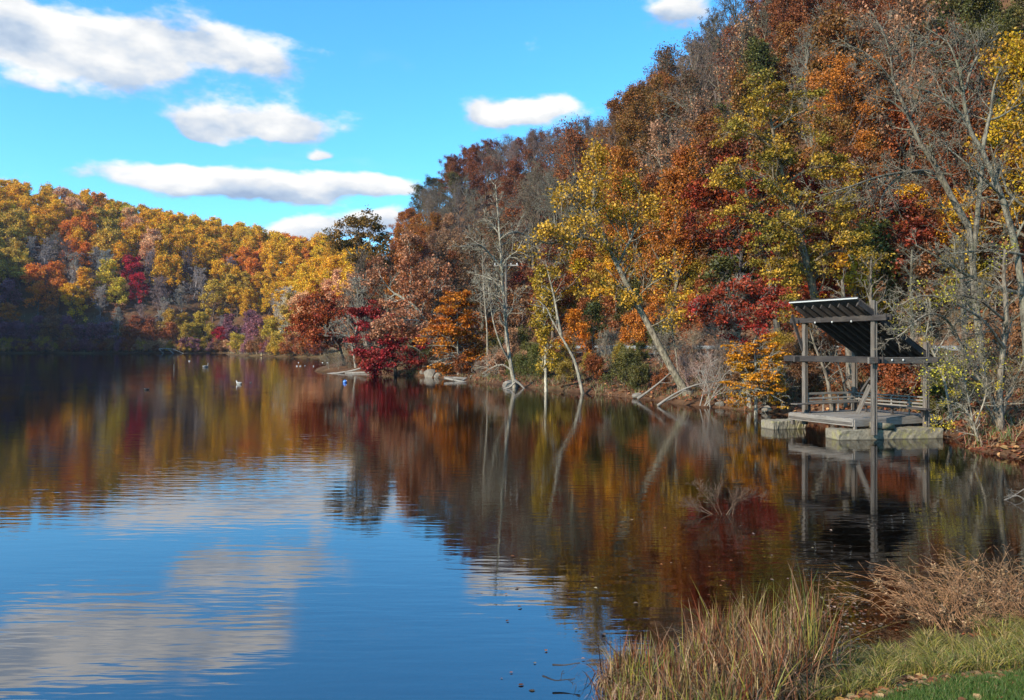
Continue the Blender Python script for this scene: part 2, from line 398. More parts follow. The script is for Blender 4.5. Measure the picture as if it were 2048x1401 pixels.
def tree_skeleton(seed, H=16, r0=0.28, base=0.35, spread=4.5, n1=16, n2=6, n3=4, n4=0, ang=55, up=0.06, form='round', lean=0.03, tip_r=0.012, k1=7):
    rs = np.random.RandomState(seed)
    k = 10
    z = np.linspace(0, 1, k)
    T = np.zeros((1, k, 3)); T[0, :, 2] = z * H * 0.93 - 0.4 * (z == 0)
    wob = np.cumsum(rs.randn(k, 2) * H * 0.012, 0); wob[0] = 0
    T[0, :, :2] = wob + np.outer(z, rs.randn(2)) * H * lean
    TR = (r0 * (1 - z * 0.85) + r0 * 0.5 * np.exp(-z * 22))[None]
    # first limbs
    tt = base + (1 - base) * (np.arange(n1) + rs.rand(n1) * .8) / n1
    tt = np.clip(tt, 0, .985)
    u = (tt - base) / (1 - base)
    if form == 'round': prof = np.sqrt(np.clip(1 - (u * 1.05 - 0.32) ** 2 / 0.58, .06, 1))
    elif form == 'cone': prof = 1.0 - 0.72 * u
    elif form == 'vase': prof = 0.55 + 0.5 * u - 0.5 * np.clip(u - .75, 0, 1) * 2
    else: prof = np.clip(1.0 - 0.35 * np.abs(u - .4) * 2 - .45 * np.clip(u - .7, 0, 1) * 3, .2, 1)
    L = spread * prof * (0.75 + 0.5 * rs.rand(n1)) * 1.1
    az = np.arange(n1) * 2.4 + rs.rand(n1) * 0.9
    x = tt * (k - 1); i = np.minimum(x.astype(int), k - 2); f = (x - i)[:, None]
    st = T[0, i] * (1 - f) + T[0, i + 1] * f
    r = TR[0, i] * .62
    el = R(90 - ang) + (u * R(38 if form != 'layer' else 14)) + rs.randn(n1) * .12
    d = np.stack([np.cos(az) * np.cos(el), np.sin(az) * np.cos(el), np.sin(el)], 1)
    Q = np.zeros((n1, k1, 3)); Q[:, 0] = st
    for j in range(1, k1):
        d = norm(d + rs.randn(n1, 3) * .16 + np.array([0, 0, up if form != 'layer' else -0.02]))
        Q[:, j] = Q[:, j - 1] + d * (L / (k1 - 1))[:, None]
    QR = np.minimum(r, L * 0.022 + .02)[:, None] * np.linspace(1, .3, k1)[None]
    lv = [(T, TR), (Q, QR)]
    u2 = up if form != 'layer' else 0.0
    A = children(rs, Q, QR, n2, .25, 1.0, 48, .46, .17, u2, 5); lv.append(A)
    Bc = children(rs, A[0], A[1], n3, .3, 1.0, 46, .55, .2, u2, 4); lv.append(Bc)
    if n4:
        Cc = children(rs, Bc[0], Bc[1], n4, .25, 1.0, 40, .62, .2, u2 * .6, 4); lv.append(Cc)
    return rs, lv

def limb_mesh(name, lv, sides=(8, 5, 4, 3, 3), tip_r=0.012, mat_=None):
    parts = []
    for (P, Rr), s in zip(lv, sides):
        parts.append(tubes(P, np.maximum(Rr, tip_r), s))
    V, F = join(parts)
    return mesh_np(name, V, F, mat_ or BARK, smooth=True)

def leaf_points(lv):
    pts = [P[:, 2:].reshape(-1, 3) for (P, Rr) in lv[3:]]
    pts.append(lv[2][0][:, 3:].reshape(-1, 3))
    return np.concatenate(pts)

def crown_mesh(name, rs, lv, n, sig, size, flat=1.0, up=0.4, tuft=55):
    V, F = leaves(rs, leaf_points(lv), n, sig, size, flat, up, tuft)
    return mesh_np(name, V, F, LEAF, rnd=rs.rand(len(F)))

def place(kind, trunk_me, crown_me, loc, rz, scale, bark, c1, c2, label='', cat='tree', group=None):
    t_ = thing(kind, label or kind, cat, loc, rz, group); t_.scale = scale if hasattr(scale, '__len__') else (scale,) * 3
    o = link('trunk', trunk_me, t_); o.color = (*bark, 1)
    if crown_me is not None:
        c_ = link('crown', crown_me, t_); c_.color = (*c1, 1); c_['second_colour'] = [float(q) for q in c2]
    return t_

# ------------------------------------------------------------------ lake and land
LAKE = np.array([(-240, 366), (-215, 372), (-180, 378), (-150, 392), (-132, 388), (-118, 330), (-98, 286), (-76, 258), (-58, 240), (-45, 236),
                 (-40, 222), (-36, 190), (-32, 155), (-31, 128), (-28, 113), (-25, 108.5), (-17, 102), (-9.4, 91), (-4, 79.5), (-1.1, 73.5), (3.1, 65),
                 (6.5, 58.5), (9.2, 53), (10.7, 48), (12.8, 44.6), (14.2, 41.5), (15.4, 38), (16.9, 34.6), (17.6, 31.5), (16.0, 28.0), (16.0, 25.4), (18.5, 21), (17.8, 15.5), (13, 12),
                 (9, 10.9), (6.6, 10.4), (5.2, 9.9), (4.2, 9.2), (3.4, 9.1), (2.4, 8.6), (1.2, 8.1), (0.4, 7.1), (-1.2, 5.9), (-6, 4.5), (-30, 3), (-75, 25), (-150, 125), (-205, 240), (-236, 330)], float)

def lake_dist(x, y):
    x = np.asarray(x, float); y = np.asarray(y, float)
    best = np.full(x.shape, 1e18); inside = np.zeros(x.shape, bool)
    n = len(LAKE)
    for i in range(n):
        ax, ay = LAKE[i]; bx, by = LAKE[(i + 1) % n]
        ex, ey = bx - ax, by - ay
        t_ = np.clip(((x - ax) * ex + (y - ay) * ey) / (ex * ex + ey * ey), 0, 1)
        dd = (x - ax - t_ * ex) ** 2 + (y - ay - t_ * ey) ** 2
        best = np.minimum(best, dd)
        c = (ay > y) != (by > y)
        with np.errstate(divide='ignore', invalid='ignore'):
            xi = (bx - ax) * (y - ay) / (by - ay if by != ay else 1e-9) + ax
        inside ^= c & (x < xi)
    d = np.sqrt(best)
    return np.where(inside, -d, d)

def sstep(x, a, b):
    t_ = np.clip((x - a) / (b - a), 0, 1); return t_ * t_ * (3 - 2 * t_)

def vnoise(x, y, s, seed):
    rs = np.random.RandomState(seed); G = rs.rand(256, 256)
    u = x / s; v = y / s
    i = np.floor(u).astype(int); j = np.floor(v).astype(int); fu = u - i; fv = v - j
    fu = fu * fu * (3 - 2 * fu); fv = fv * fv * (3 - 2 * fv)
    g = lambda a, b_: G[a % 256, b_ % 256]
    return (g(i, j) * (1 - fu) + g(i + 1, j) * fu) * (1 - fv) + (g(i, j + 1) * (1 - fu) + g(i + 1, j + 1) * fu) * fv - .5

def height(x, y, rough=True):
    x = np.asarray(x, float); y = np.asarray(y, float)
    d = lake_dist(x, y)
    if rough: d = d + vnoise(x, y, 1.7, 3) * 0.5 * sstep(y, 14, 30)
    # right hill with road shelf
    cap = 74.0
    r_ = np.interp(d, [-30, -6, -0.6, 0, 0.5, 2.5, 8.6, 17.5, 19.5, 100, 140, 400], [-3.0, -1.6, -.25, 0.0, .32, .75, 2.72, 2.78, 3.6, cap, 80, 84])
    f_ = np.interp(d, [-30, -6, -0.6, 0, 0.6, 8, 30, 60], [-3.0, -1.6, -.2, 0.0, .35, .9, 11, 31])
    fcap = 92 - .2 * (x + 330)
    spit = np.exp(-(((x + 80) / 38) ** 2 + ((y - 300) / 48) ** 2))
    d2 = d - 34 * spit
    f_ = np.where(d2 > 8, .9 + (d2 - 8) * .66, np.minimum(f_, .9))
    f_ = fcap * (1 - np.exp(-np.maximum(f_, -9) / fcap * 1.25)) / (1 - math.exp(-1.25)) * (f_ > 0) + np.minimum(f_, 0)
    f_ = np.minimum(f_, fcap)
    lw = sstep(-(x + .68 * y), 5, 70) * sstep(y, 100, 180)
    l_ = np.interp(d, [-30, -6, 0, 1, 175], [-3, -1.6, 0, .5, 168])
    l_ = np.minimum(l_, 114)
    f_ = f_ * (1 - lw) + l_ * lw
    n_ = np.interp(d, [-30, -6, -1.5, 0, 1.0, 2.4, 4.5, 7.5, 40, 300], [-3.0, -1.3, -.2, 0.02, .25, .72, 1.4, 1.9, 2.2, 5])
    wr = sstep(x, -75, -38)                     # right hill / far hill
    z = r_ * wr + f_ * (1 - wr)
    wn = 1 - sstep(y, 15, 27)
    z = z * (1 - wn) + n_ * wn
    left_low = (1 - sstep(y, 60, 180)) * (1 - wr)
    z = z * (1 - left_low) + np.minimum(n_ * 2, 8) * left_low
    if rough:
        z = z + np.where(d > 20, vnoise(x, y, 14, 5) * 2.2 + vnoise(x, y, 4, 6) * .7, 0) * sstep(d, 20, 40) + vnoise(x, y, .9, 8) * .12 * sstep(d, .3, 2) * sstep(y, 14, 30)
    return z

def axis(segs):
    a = []
    for lo, hi, st in segs: a += list(np.arange(lo, hi, st))
    return np.array(a + [segs[-1][1]])
gx = axis([(-1700, -900, 200), (-900, -420, 24), (-420, -60, 5), (-60, -30, 2), (-30, 2, .8), (2, 9, .25), (9, 60, .8), (60, 160, 4), (160, 600, 20), (600, 1700, 200)])
gy = axis([(-900, -100, 200), (-100, 0, 10), (0, 5, .8), (5, 12, .25), (12, 115, .8), (115, 300, 3.5), (300, 620, 5), (620, 1100, 30), (1100, 2000, 200)])
X, Y = np.meshgrid(gx, gy)
Z = height(X, Y); D_ = lake_dist(X, Y)
idx = np.arange(X.size).reshape(X.shape)
F = np.stack([idx[:-1, :-1], idx[:-1, 1:], idx[1:, 1:], idx[1:, :-1]], -1).reshape(-1, 4)
me = mesh_np('ground', np.stack([X, Y, Z], -1).reshape(-1, 3), F, GROUND, smooth=True)
near = (Y < 16)
lawn_w = near * sstep(D_ + vnoise(X, Y, .6, 9) * .4, 1.6, 2.0)
mud_w = 1 - sstep(D_, -.15, .15)
weed_w = (near * (1 - lawn_w) * sstep(D_, .2, 1.0)) + (~near) * (X < -45) * (D_ > 0) * (D_ < 16) * .9
zone = np.stack([lawn_w, mud_w, np.clip(weed_w, 0, 1), np.ones_like(X)], -1)
a = me.attributes.new('zone', 'FLOAT_COLOR', 'POINT'); a.data.foreach_set('color', zone.astype(np.float32).ravel())
link('ground', me, kind='structure')

V = np.array([(-420, -60, 0), (60, -60, 0), (60, 460, 0), (-420, 460, 0)], float)
link('lake_water', mesh_np('lake_water', V, np.array([[0, 1, 2, 3]]), WATER), kind='structure')

# ------------------------------------------------------------------ road and guardrail along the right shore
def offset_line(dist, y0, y1, st=1.0):
    """points at a fixed distance inland from the right shore"""
    ys = np.arange(y0, y1, st); out = []
    for y in ys:
        xs = np.linspace(-60, 80, 1400); d = lake_dist(xs, np.full_like(xs, y))
        j = np.where(d > 0)[0]; j = j[(xs[j] > -30)]
        k = np.where((d[:-1] < dist) & (d[1:] >= dist))[0]
        if len(k): out.append((xs[k[-1]], y))
    return np.array(out)
rl = offset_line(9.4, 26, 108); rc0 = offset_line(10.2, 22, 108); rc1 = offset_line(16.6, 22, 108)
for _ in range(12):
    for q in (rl, rc0, rc1): q[1:-1, 0] = q[1:-1, 0] * .5 + (q[:-2, 0] + q[2:, 0]) * .25
k = min(len(rc0), len(rc1))
V = np.concatenate([np.c_[rc0[:k], np.full(k, 2.86)], np.c_[rc1[:k], np.full(k, 2.90)]])
F = np.stack([np.arange(k - 1), np.arange(k - 1) + k, np.arange(1, k) + k, np.arange(1, k)], -1)
link('road', mesh_np('road', V, F, ASPH), kind='structure')
for off in (3.1, 3.25):
    cl_ = rc0[:k] + (rc1[:k] - rc0[:k]) * (off / 6.4)
    V = np.concatenate([np.c_[cl_ - [.05, 0], np.full(k, 2.884)], np.c_[cl_ + [.05, 0], np.full(k, 2.885)]])
    link('road_line', mesh_np('road_line', V, F, plain('line_paint', (.55, .4, .05))), kind='structure')

gr = thing('guardrail', 'long galvanised steel guardrail beside the road above the lake bank', 'guardrail', (0, 0, 0))
k = len(rl)
tn = norm(np.gradient(rl, axis=0)); nr = np.c_[tn[:, 1], -tn[:, 0]]
nr = np.where((nr[:, :1] > 0), -nr, nr)                    # towards the lake
prof = [(0, .0), (.03, .02), (.08, .06), (.03, .11), (.03, .17), (.08, .22), (.03, .27), (0, .29), (-.01, .15)]
rail_z = 2.86 + .46
V = np.array([[rl[i, 0] + nr[i, 0] * a_, rl[i, 1] + nr[i, 1] * a_, rail_z + b_] for i in range(k) for a_, b_ in prof])
m_ = len(prof); ii = np.arange(k * m_).reshape(k, m_); jn = np.roll(ii, -1, 1)
F = np.stack([ii[:-1], jn[:-1], jn[1:], ii[1:]], -1).reshape(-1, 4)
link('rail', mesh_np('rail', V, F, STEEL), gr)
def box(cx, cy, cz, sx, sy, sz):
    v = np.array([(x, y, z) for z in (-.5, .5) for y in (-.5, .5) for x in (-.5, .5)]) * [sx, sy, sz] + [cx, cy, cz]
    f = np.array([[0, 2, 3, 1], [4, 5, 7, 6], [0, 1, 5, 4], [2, 6, 7, 3], [0, 4, 6, 2], [1, 3, 7, 5]])
    return v, f
post_me = mesh_np('post', *join([box(0, 0, .35, .10, .15, 1.15), box(0, -.12, .72, .08, .1, .28)]), STEEL)
for i in range(0, k, 2):
    p_ = link('post', post_me, gr, (rl[i, 0] - nr[i, 0] * .12, rl[i, 1] - nr[i, 1] * .12, 2.6))
    p_.rotation_euler = (0, 0, math.atan2(nr[i, 1], nr[i, 0]) + math.pi / 2)

# ------------------------------------------------------------------ timber pavilion on the water
C0 = np.array([13.06, 30.5]); UA = np.array([.9117, .4108]); VA = np.array([-.4108, .9117])
ANG = math.atan2(UA[1], UA[0])
pav = thing('lakeside_pavilion', 'weathered timber pavilion with steep shed roof standing on concrete footings in the lake', 'pavilion', (C0[0], C0[1], 0), ANG)
def beam(name, p0, p1, wid, hgt, m_, parent=pav, bev=.012, label=None):
    """a squared timber from p0 to p1, in the parent's own axes; wid is sideways, hgt is upwards"""
    p0 = Vector(p0); p1 = Vector(p1); d = p1 - p0; L = d.length
    v, f = box(0, 0, L / 2, wid, hgt, L)
    me = bpy.data.meshes.new(name)
    import bmesh
    bm = bmesh.new(); vs = [bm.verts.new(q) for q in v]
    for q in f: bm.faces.new([vs[i] for i in q])
    bmesh.ops.bevel(bm, geom=bm.edges[:], offset=min(bev, wid * .2, hgt * .2), segments=1, affect='EDGES')
    bm.to_mesh(me); bm.free(); me.materials.append(m_)
    o = link(name, me, parent, p0)
    z = d.normalized(); up = Vector((0, 0, 1)) if abs(z.z) < .95 else Vector((0, 1, 0))
    x = up.cross(z).normalized(); y = z.cross(x)
    from mathutils import Matrix
    o.rotation_euler = Matrix((x, y, z)).transposed().to_euler()
    if label: o['label'] = label
    return o
DZ = 0.80
# posts: pairs of planks with a spacer (as the split look in the photo), standing in front of the footing
def post(u, v, z0, z1, s=.2):
    beam('post', (u - .055, v, z0), (u - .055, v, z1), .072, s * .9, WOOD)
    beam('post', (u + .055, v, z0), (u + .055, v, z1 - .03), .072, s * .9, WOOD)
    beam('post_core', (u, v, z0 + .1), (u, v, z1 - .1), .03, s * .6, DARKWOOD)
post(.57, -.47, .20, 5.33); post(.57, 3.05, .3, 4.74); post(3.41, -.47, .20, 3.76); post(3.41, 3.05, .3, 3.3)
# roof
def rz(u): return 5.36 - (u + .35) * .55
for i in range(8):
    v_ = -.38 + i * (3.12 / 7)
    beam('rafter', (-.22, v_, rz(-.22) - .12), (3.75, v_, rz(3.75) - .12), .06, .17, DARKWOOD)
nb = 22
for i in range(nb):
    u0 = -.35 + i * (4.15 / nb); uc = u0 + 4.15 / nb / 2
    beam('roof_board', (uc, -.5, rz(uc) + .0), (uc, 2.9, rz(uc) + .0), 4.15 / nb * 1.1, .028, DARKWOOD).rotation_euler.rotate_axis('Z', math.atan(.55))
v8 = np.array([(u, v, rz(u) + z + .035) for u in (-.40, 3.85) for v in (-.55, 2.95) for z in (0, .03)])
link('roof_sheet', mesh_np('roof_sheet', v8, np.array([[0, 2, 6, 4], [1, 5, 7, 3], [0, 1, 3, 2], [4, 6, 7, 5], [0, 4, 5, 1], [2, 3, 7, 6]]), DARKWOOD), pav)
beam('fascia', (-.385, -.56, rz(-.385) + .005), (-.385, 2.96, rz(-.385) + .005), .03, .05, SHEET, label='bright metal edge strip along the high roof edge')
beam('barge_board', (-.3, -.535, rz(-.3) - .10), (3.8, -.535, rz(3.8) - .10), .035, .2, DARKWOOD)
# beams
beam('beam', (.70, -1.15, 4.66), (.70, 3.75, 4.66), .10, .22, DARKWOOD)  # upper beams: roof shade is put into their dark colour
beam('beam', (.44, -1.15, 4.66), (.44, 3.75, 4.66), .10, .22, DARKWOOD)
beam('beam', (.70, -.8, 3.06), (.70, 4.1, 3.06), .10, .24, DARKWOOD)
beam('beam', (.44, -.8, 3.06), (.44, 4.1, 3.06), .10, .24, DARKWOOD)
beam('beam', (.1, -.62, 3.04), (4.15, -.62, 3.04), .09, .24, WOOD)
beam('beam', (.1, 3.2, 3.04), (4.1, 3.2, 3.04), .09, .24, DARKWOOD)
beam('beam', (3.56, -.9, 2.98), (3.56, 3.9, 2.98), .10, .24, DARKWOOD)
bolt_me = mesh_np('bolt', *tubes(np.array([[(0, -.03, 0), (0, -.012, 0), (0, .0, 0)]], float), np.array([[.005, .045, .05]]), 8), BOLT)
for (u, v, z) in [(.4, .45, 4.55), (.385, 1.4, 4.55), (.385, 2.3, 4.55), (1.3, -.67, 3.05), (1.9, -.67, 3.05), (.5, -.585, 3.05), (.5, -.585, 4.66)]:
    link('bolt', bolt_me, pav, (u, v, z)).scale = (1, 1, 1)
# deck
nd = 26
for i in range(nd):
    v_ = -.02 + (i + .5) * 3.34 / nd
    beam('deck_board', (.0 + .02 * math.sin(i * 9), v_, DZ - .02), (4.6, v_, DZ - .02), 3.34 / nd - .012, .04, DECKWOOD, bev=.006)
beam('deck_fascia', (-.03, -.05, DZ - .155), (-.03, 3.35, DZ - .155), .05, .28, DECKWOOD)
beam('deck_fascia', (-.06, 0.0, DZ - .19), (-.06, 3.3, DZ - .19), .03, .10, WOOD)
beam('deck_fascia', (0.0, -.055, DZ - .165), (4.6, -.055, DZ - .165), .05, .28, DECKWOOD)
for u in (1.1, 2.2, 3.3, 4.3): beam('joist', (u, .05, DZ - .14), (u, 3.3, DZ - .14), .06, .18, DARKWOOD)
beam('support', (.06, -.03, .3), (.06, -.03, DZ - .25), .11, .11, DECKWOOD)
beam('support', (.05, 3.2, .3), (.05, 3.2, DZ - .23), .14, .14, WOOD)
# back railing (along u) with low balusters, and the side railing (along v)
for z, h in ((1.58, .10), (1.38, .07), (1.25, .06)): beam('rail_board', (.62, 3.0, z), (3.36, 3.0, z), .035, h, DECKWOOD)
for u in (.75, 1.6, 2.45, 3.25): beam('baluster', (u, 3.05, DZ), (u, 3.05, 1.56), .06, .06, DECKWOOD)
for z, h in ((1.56, .05), (1.43, .05), (1.30, .07), (1.17, .06)): beam('rail_board', (3.36, -.4, z), (3.36, 2.95, z), .035, h, DECKWOOD)
for v in (.3, 1.15, 2.0, 2.8): beam('baluster', (3.41, v, DZ), (3.41, v, 1.55), .06, .06, DECKWOOD)
# benches
for dv in (0, .13, .26): beam('bench_slat', (-.45, 2.5 + dv, 1.2), (3.2, 2.5 + dv, 1.2), .115, .05, WOOD)
for u in (.4, 1.8, 3.0): beam('bench_leg', (u, 2.63, DZ), (u, 2.63, 1.17), .09, .09, DARKWOOD)
for du in (0, .13, .26): beam('bench_slat', (2.9 + du, -.9, 1.12), (2.9 + du, 2.3, 1.12), .115, .06, DARKWOOD)
for v in (-.6, .8, 2.1): beam('bench_leg', (3.03, v, DZ), (3.03, v, 1.09), .09, .09, DARKWOOD)
# knee braces
beam('brace', (.57, -.28, 2.35), (1.75, 1.2, 1.75), .05, .12, WOOD)
beam('brace', (.35, .1, 1.0), (.62, -.25, 2.1), .05, .17, WOOD)
beam('brace', (3.55, -.45, 1.2), (3.95, .1, 2.9), .06, .14, WOOD)
beam('brace', (.5, 3.1, 3.4), (-.1, 3.1, 4.9), .05, .14, DARKWOOD)
# footings: two rough concrete beams, of their own direction
def footing(p0, p1, depth, zt, label, seed):
    rs = np.random.RandomState(seed)
    p0 = np.array(p0); p1 = np.array(p1); d = p1 - p0; L = np.linalg.norm(d); d /= L; nn = np.array([-d[1], d[0]])
    nx_, nz_ = 26, 4
    pr = [(0, -.9), (.0, .0), (.0, zt * .5), (.0, zt - .03), (.03, zt), (depth * .5, zt + .01), (depth - .03, zt), (depth, zt - .03), (depth, 0), (depth, -.9)]
    V = []
    for i in range(nx_ + 1):
        for a_, b_ in pr:
            q = p0 + d * (L * i / nx_) + nn * a_
            V.append((q[0] + rs.randn() * .008, q[1] + rs.randn() * .012, b_ + rs.randn() * .010 * (b_ > .1)))
    V = np.array(V); c_ = V.mean(0) * [1, 1, 0]; k_ = len(pr)
    ii = np.arange((nx_ + 1) * k_).reshape(nx_ + 1, k_)
    F = np.stack([ii[:-1, :-1], ii[1:, :-1], ii[1:, 1:], ii[:-1, 1:]], -1).reshape(-1, 4)
    me = bpy.data.meshes.new('concrete_footing'); 
    faces = [tuple(map(int, q)) for q in F] + [tuple(int(q) for q in ii[0][::-1]), tuple(int(q) for q in ii[-1])]
    me.from_pydata([tuple(map(float, q)) for q in (V - c_)], [], faces); me.materials.append(CONC); me.update()
    o = link('concrete_footing', me, None, c_); tag(o, label, 'footing', 'concrete footings of the pavilion'); return o
footing((12.43, 30.28), (16.75, 30.95), .95, .39, 'long mossy concrete footing under the front posts of the pavilion', 1)
footing((11.2, 34.15), (12.75, 34.6), .9, .36, 'concrete footing under the far left corner of the pavilion deck', 2)
tag(link('concrete_block', mesh_np('concrete_block', *box(0, 0, .12, .85, .45, .24), CONC), None, (14.22, 30.72, .395)), 'loose concrete slab lying on the front footing behind the tall post', 'concrete slab').rotation_euler = (R(-3), R(5), ANG * .3)

# ------------------------------------------------------------------ colours of leaves and bark
PAL = {  # name: (first colour, second colour, word used in labels)
 'gold':   ((.62, .35, .016), (.54, .24, .012), 'golden'),
 'bright': ((.72, .44, .02), (.62, .32, .02), 'bright yellow'),
 'yellow': ((.58, .37, .03), (.42, .28, .025), 'yellow'),
 'olive':  ((.36, .22, .025), (.23, .155, .02), 'olive green'),
 'ygreen': ((.48, .32, .025), (.30, .215, .025), 'yellow-green'),
 'green':  ((.075, .085, .02), (.16, .12, .02), 'dark green'),
 'orange': ((0.512, 0.195, 0.018), (0.415, 0.110, 0.015), 'orange'),
 'vorange': ((0.671, 0.244, 0.015), (0.561, 0.146, 0.012), 'vivid orange'),
 'rust':   ((0.317, 0.091, 0.022), (0.207, 0.055, 0.018), 'rust red'),
 'brown':  ((0.232, 0.104, 0.037), (0.146, 0.067, 0.030), 'brown'),
 'red':    ((.25, .040, .018), (.20, .060, .016), 'dark red'),
 'crimson': ((0.415, 0.015, 0.027), (0.268, 0.012, 0.022), 'crimson'),
 'tan':    ((0.464, 0.244, 0.122), (0.342, 0.159, 0.073), 'tan pink'),
 'mauve':  ((.26, .10, .11), (.19, .08, .10), 'mauve red'),
 'multi':  ((0.366, 0.317, 0.030), (0.390, 0.110, 0.018), 'green and orange'),
 'bronze': ((.26, .135, .025), (.32, .10, .02), 'bronze'),
}
GREY = (.17, .145, .12); PALE = (.46, .45, .40); DARK = (.10, .092, .085); MAUVEG = (.21, .155, .135)

# ------------------------------------------------------------------ tree prototypes (meshes shared by their copies)
PR = {}
def proto(key, seed, n, sig, size, flat=1.0, up=.4, tipr=.012, sides=(8, 5, 3, 3, 3), keep=None, tuft=55, **kw):
    rs, lv = tree_skeleton(seed, **kw)
    tr = limb_mesh('trunk', lv[:keep] if keep else lv, sides, tipr)
    cr = crown_mesh('crown', rs, lv, n, sig, size, flat, up, tuft) if n else None
    PR.setdefault(key, []).append((tr, cr))
for s in (1, 2, 3):
    proto('near', s, 19000, .30, .165, tuft=85, H=15, base=.30, spread=4.6, n1=18, n2=6, n3=4, ang=52, keep=4)
for s in (11, 12):
    proto('nearlayer', s, 17000, .30, .15, flat=.35, up=1.5, H=9, r0=.16, base=.12, spread=3.6, n1=22, n2=6, n3=4, ang=80, form='layer', keep=4)
for s in (21, 22, 23, 24):
    proto('mid', s, 11500, .36, .24, tuft=62, H=16, base=.16, spread=4.8, n1=18, n2=6, n3=3, ang=50, keep=3, sides=(6, 4, 3, 3), tipr=.02)
for s in (31, 32):
    proto('midlayer', s, 11000, .42, .23, flat=.4, up=1.2, H=12, r0=.2, base=.15, spread=4.3, n1=20, n2=6, n3=3, ang=75, form='layer', keep=3, sides=(6, 4, 3, 3), tipr=.02)
for s in (41, 42, 43, 44, 45):
    proto('far', s, 5200, .55, .52, H=16, base=.07, spread=5.8, n1=22, n2=5, n3=2, ang=52, keep=2, sides=(5, 3, 3), tipr=.05)
for s in (51, 52):
    proto('nearbare', s, 0, 0, 0, H=15, base=.22, spread=4.6, n1=17, n2=7, n3=5, n4=4, ang=46, up=.07, tipr=.011)
for s in (61, 62, 63):
    proto('midbare', s, 0, 0, 0, H=15, base=.15, spread=5.4, n1=18, n2=7, n3=5, n4=4, ang=42, up=.09, tipr=.020, sides=(6, 4, 3, 3, 3))
for s in (71, 72):
    proto('farbare', s, 0, 0, 0, H=16, base=.15, spread=4.8, n1=20, n2=7, n3=5, n4=2, ang=38, up=.10, tipr=.05, sides=(5, 3, 3, 3, 3))
for s in (81, 82):   # half bare: fine twigs and a thin scatter of leaves
    proto('midthin', s, 3000, .40, .25, tuft=12, H=15, base=.12, spread=5.6, n1=18, n2=7, n3=5, n4=2, ang=45, up=.07, tipr=.018, sides=(6, 4, 3, 3, 3))
for s in (91, 92, 93):
    proto('shrub', s, 5200, .16, .12, H=2.2, r0=.05, base=.05, spread=1.5, n1=22, n2=5, n3=3, ang=60, form='round', keep=3, sides=(4, 3, 3), tipr=.006)
for s in (95, 96):
    proto('sapling', s, 2600, .25, .17, flat=.6, up=1.0, H=5, r0=.07, base=.25, spread=1.9, n1=14, n2=5, n3=3, ang=62, form='cone', keep=3, sides=(5, 3, 3), tipr=.008)
for s in (97, 98):   # bare twiggy brush
    proto('brush', s, 0, 0, 0, H=2.0, r0=.04, base=.03, spread=1.7, n1=26, n2=6, n3=4, ang=48, up=.03, keep=4, sides=(4, 3, 3, 3), tipr=.007)

LAB = []      # everything that gets its label at the end: (object, px, py, colour word, kind word, row)
def kindname(typ, pal):
    if 'bare' in typ: return 'bare_tree', 'bare tree'
    if typ in ('shrub',): return 'shrub', 'shrub'
    if typ == 'brush': return 'brush', 'leafless bush'
    if typ == 'sapling': return 'sapling', 'sapling'
    if 'layer' in typ: return 'beech_tree', 'beech'
    if pal in ('red', 'crimson', 'mauve', 'vorange', 'bright', 'orange'): return 'maple_tree', 'maple'  # species words follow leaf colour, the kinds are not identified
    return ('hickory_tree', 'hickory') if pal in ('gold', 'yellow', 'ygreen', 'olive') else ('oak_tree', 'oak')
rsT = np.random.RandomState(77)
def jit(c, a=.14):
    f_ = 1 + a * rsT.randn()
    return tuple(float(np.clip(q * f_ * (1 + .05 * rsT.randn()), .004, .8)) for q in c)
def put(typ, pal, x, y, sc=1.0, zone='', bark=None, zs=None, tilt=.04):
    tr, cr = PR[typ][rsT.randint(len(PR[typ]))]
    z = float(height(np.array([x]), np.array([y]))[0])
    kn, kw = kindname(typ, pal)
    if typ == 'far' and kn == 'oak_tree': kn, kw = 'maple_tree', 'maple'  # far trees of unknown kind, filed with the maples
    wd = 1.18 if typ == 'far' else 1.22 if y > 140 else 1.0
    c1, c2, word = PAL.get(pal, PAL['rust'])
    s = sc * (0.88 + .24 * rsT.rand())
    o = place(kn, tr, cr, (x, y, z - .1), rsT.rand() * 6.28, (s * wd, s * wd, s * (zs or (0.92 + .2 * rsT.rand()))), jit(bark or GREY, .18), jit(c1), jit(c2),
              cat={'shrub': 'shrub', 'brush': 'bush', 'sapling': 'sapling'}.get(typ, 'tree'))
    o.rotation_euler[0] = rsT.randn() * tilt; o.rotation_euler[1] = rsT.randn() * tilt
    fk = {'far': 1.25 if pal in ('crimson', 'mauve', 'rust', 'red') else 1.8, 'right': .78}.get(zone, 1.0)  # light put into leaf colour: right hill dimmed as cloud shade, far hill brightened
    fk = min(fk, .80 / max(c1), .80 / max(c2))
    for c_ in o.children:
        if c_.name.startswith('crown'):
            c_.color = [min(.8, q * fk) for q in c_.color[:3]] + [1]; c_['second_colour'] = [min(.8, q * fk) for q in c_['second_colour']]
    hh = {'shrub': 1, 'brush': 1, 'sapling': 3}.get(typ, 11) * sc
    px = CX + x / y * FPX; py = HY - (z + hh - CH) / y * FPX
    if zone == 'far' and word == 'golden': word = 'broad golden' if s > 1 else 'smaller golden'
    LAB.append((o, px, py, ('grey' if bark is None or bark[0] < bark[2] * 1.25 or bark == GREY else 'brownish') if cr is None else word, kw, zone))
    return o

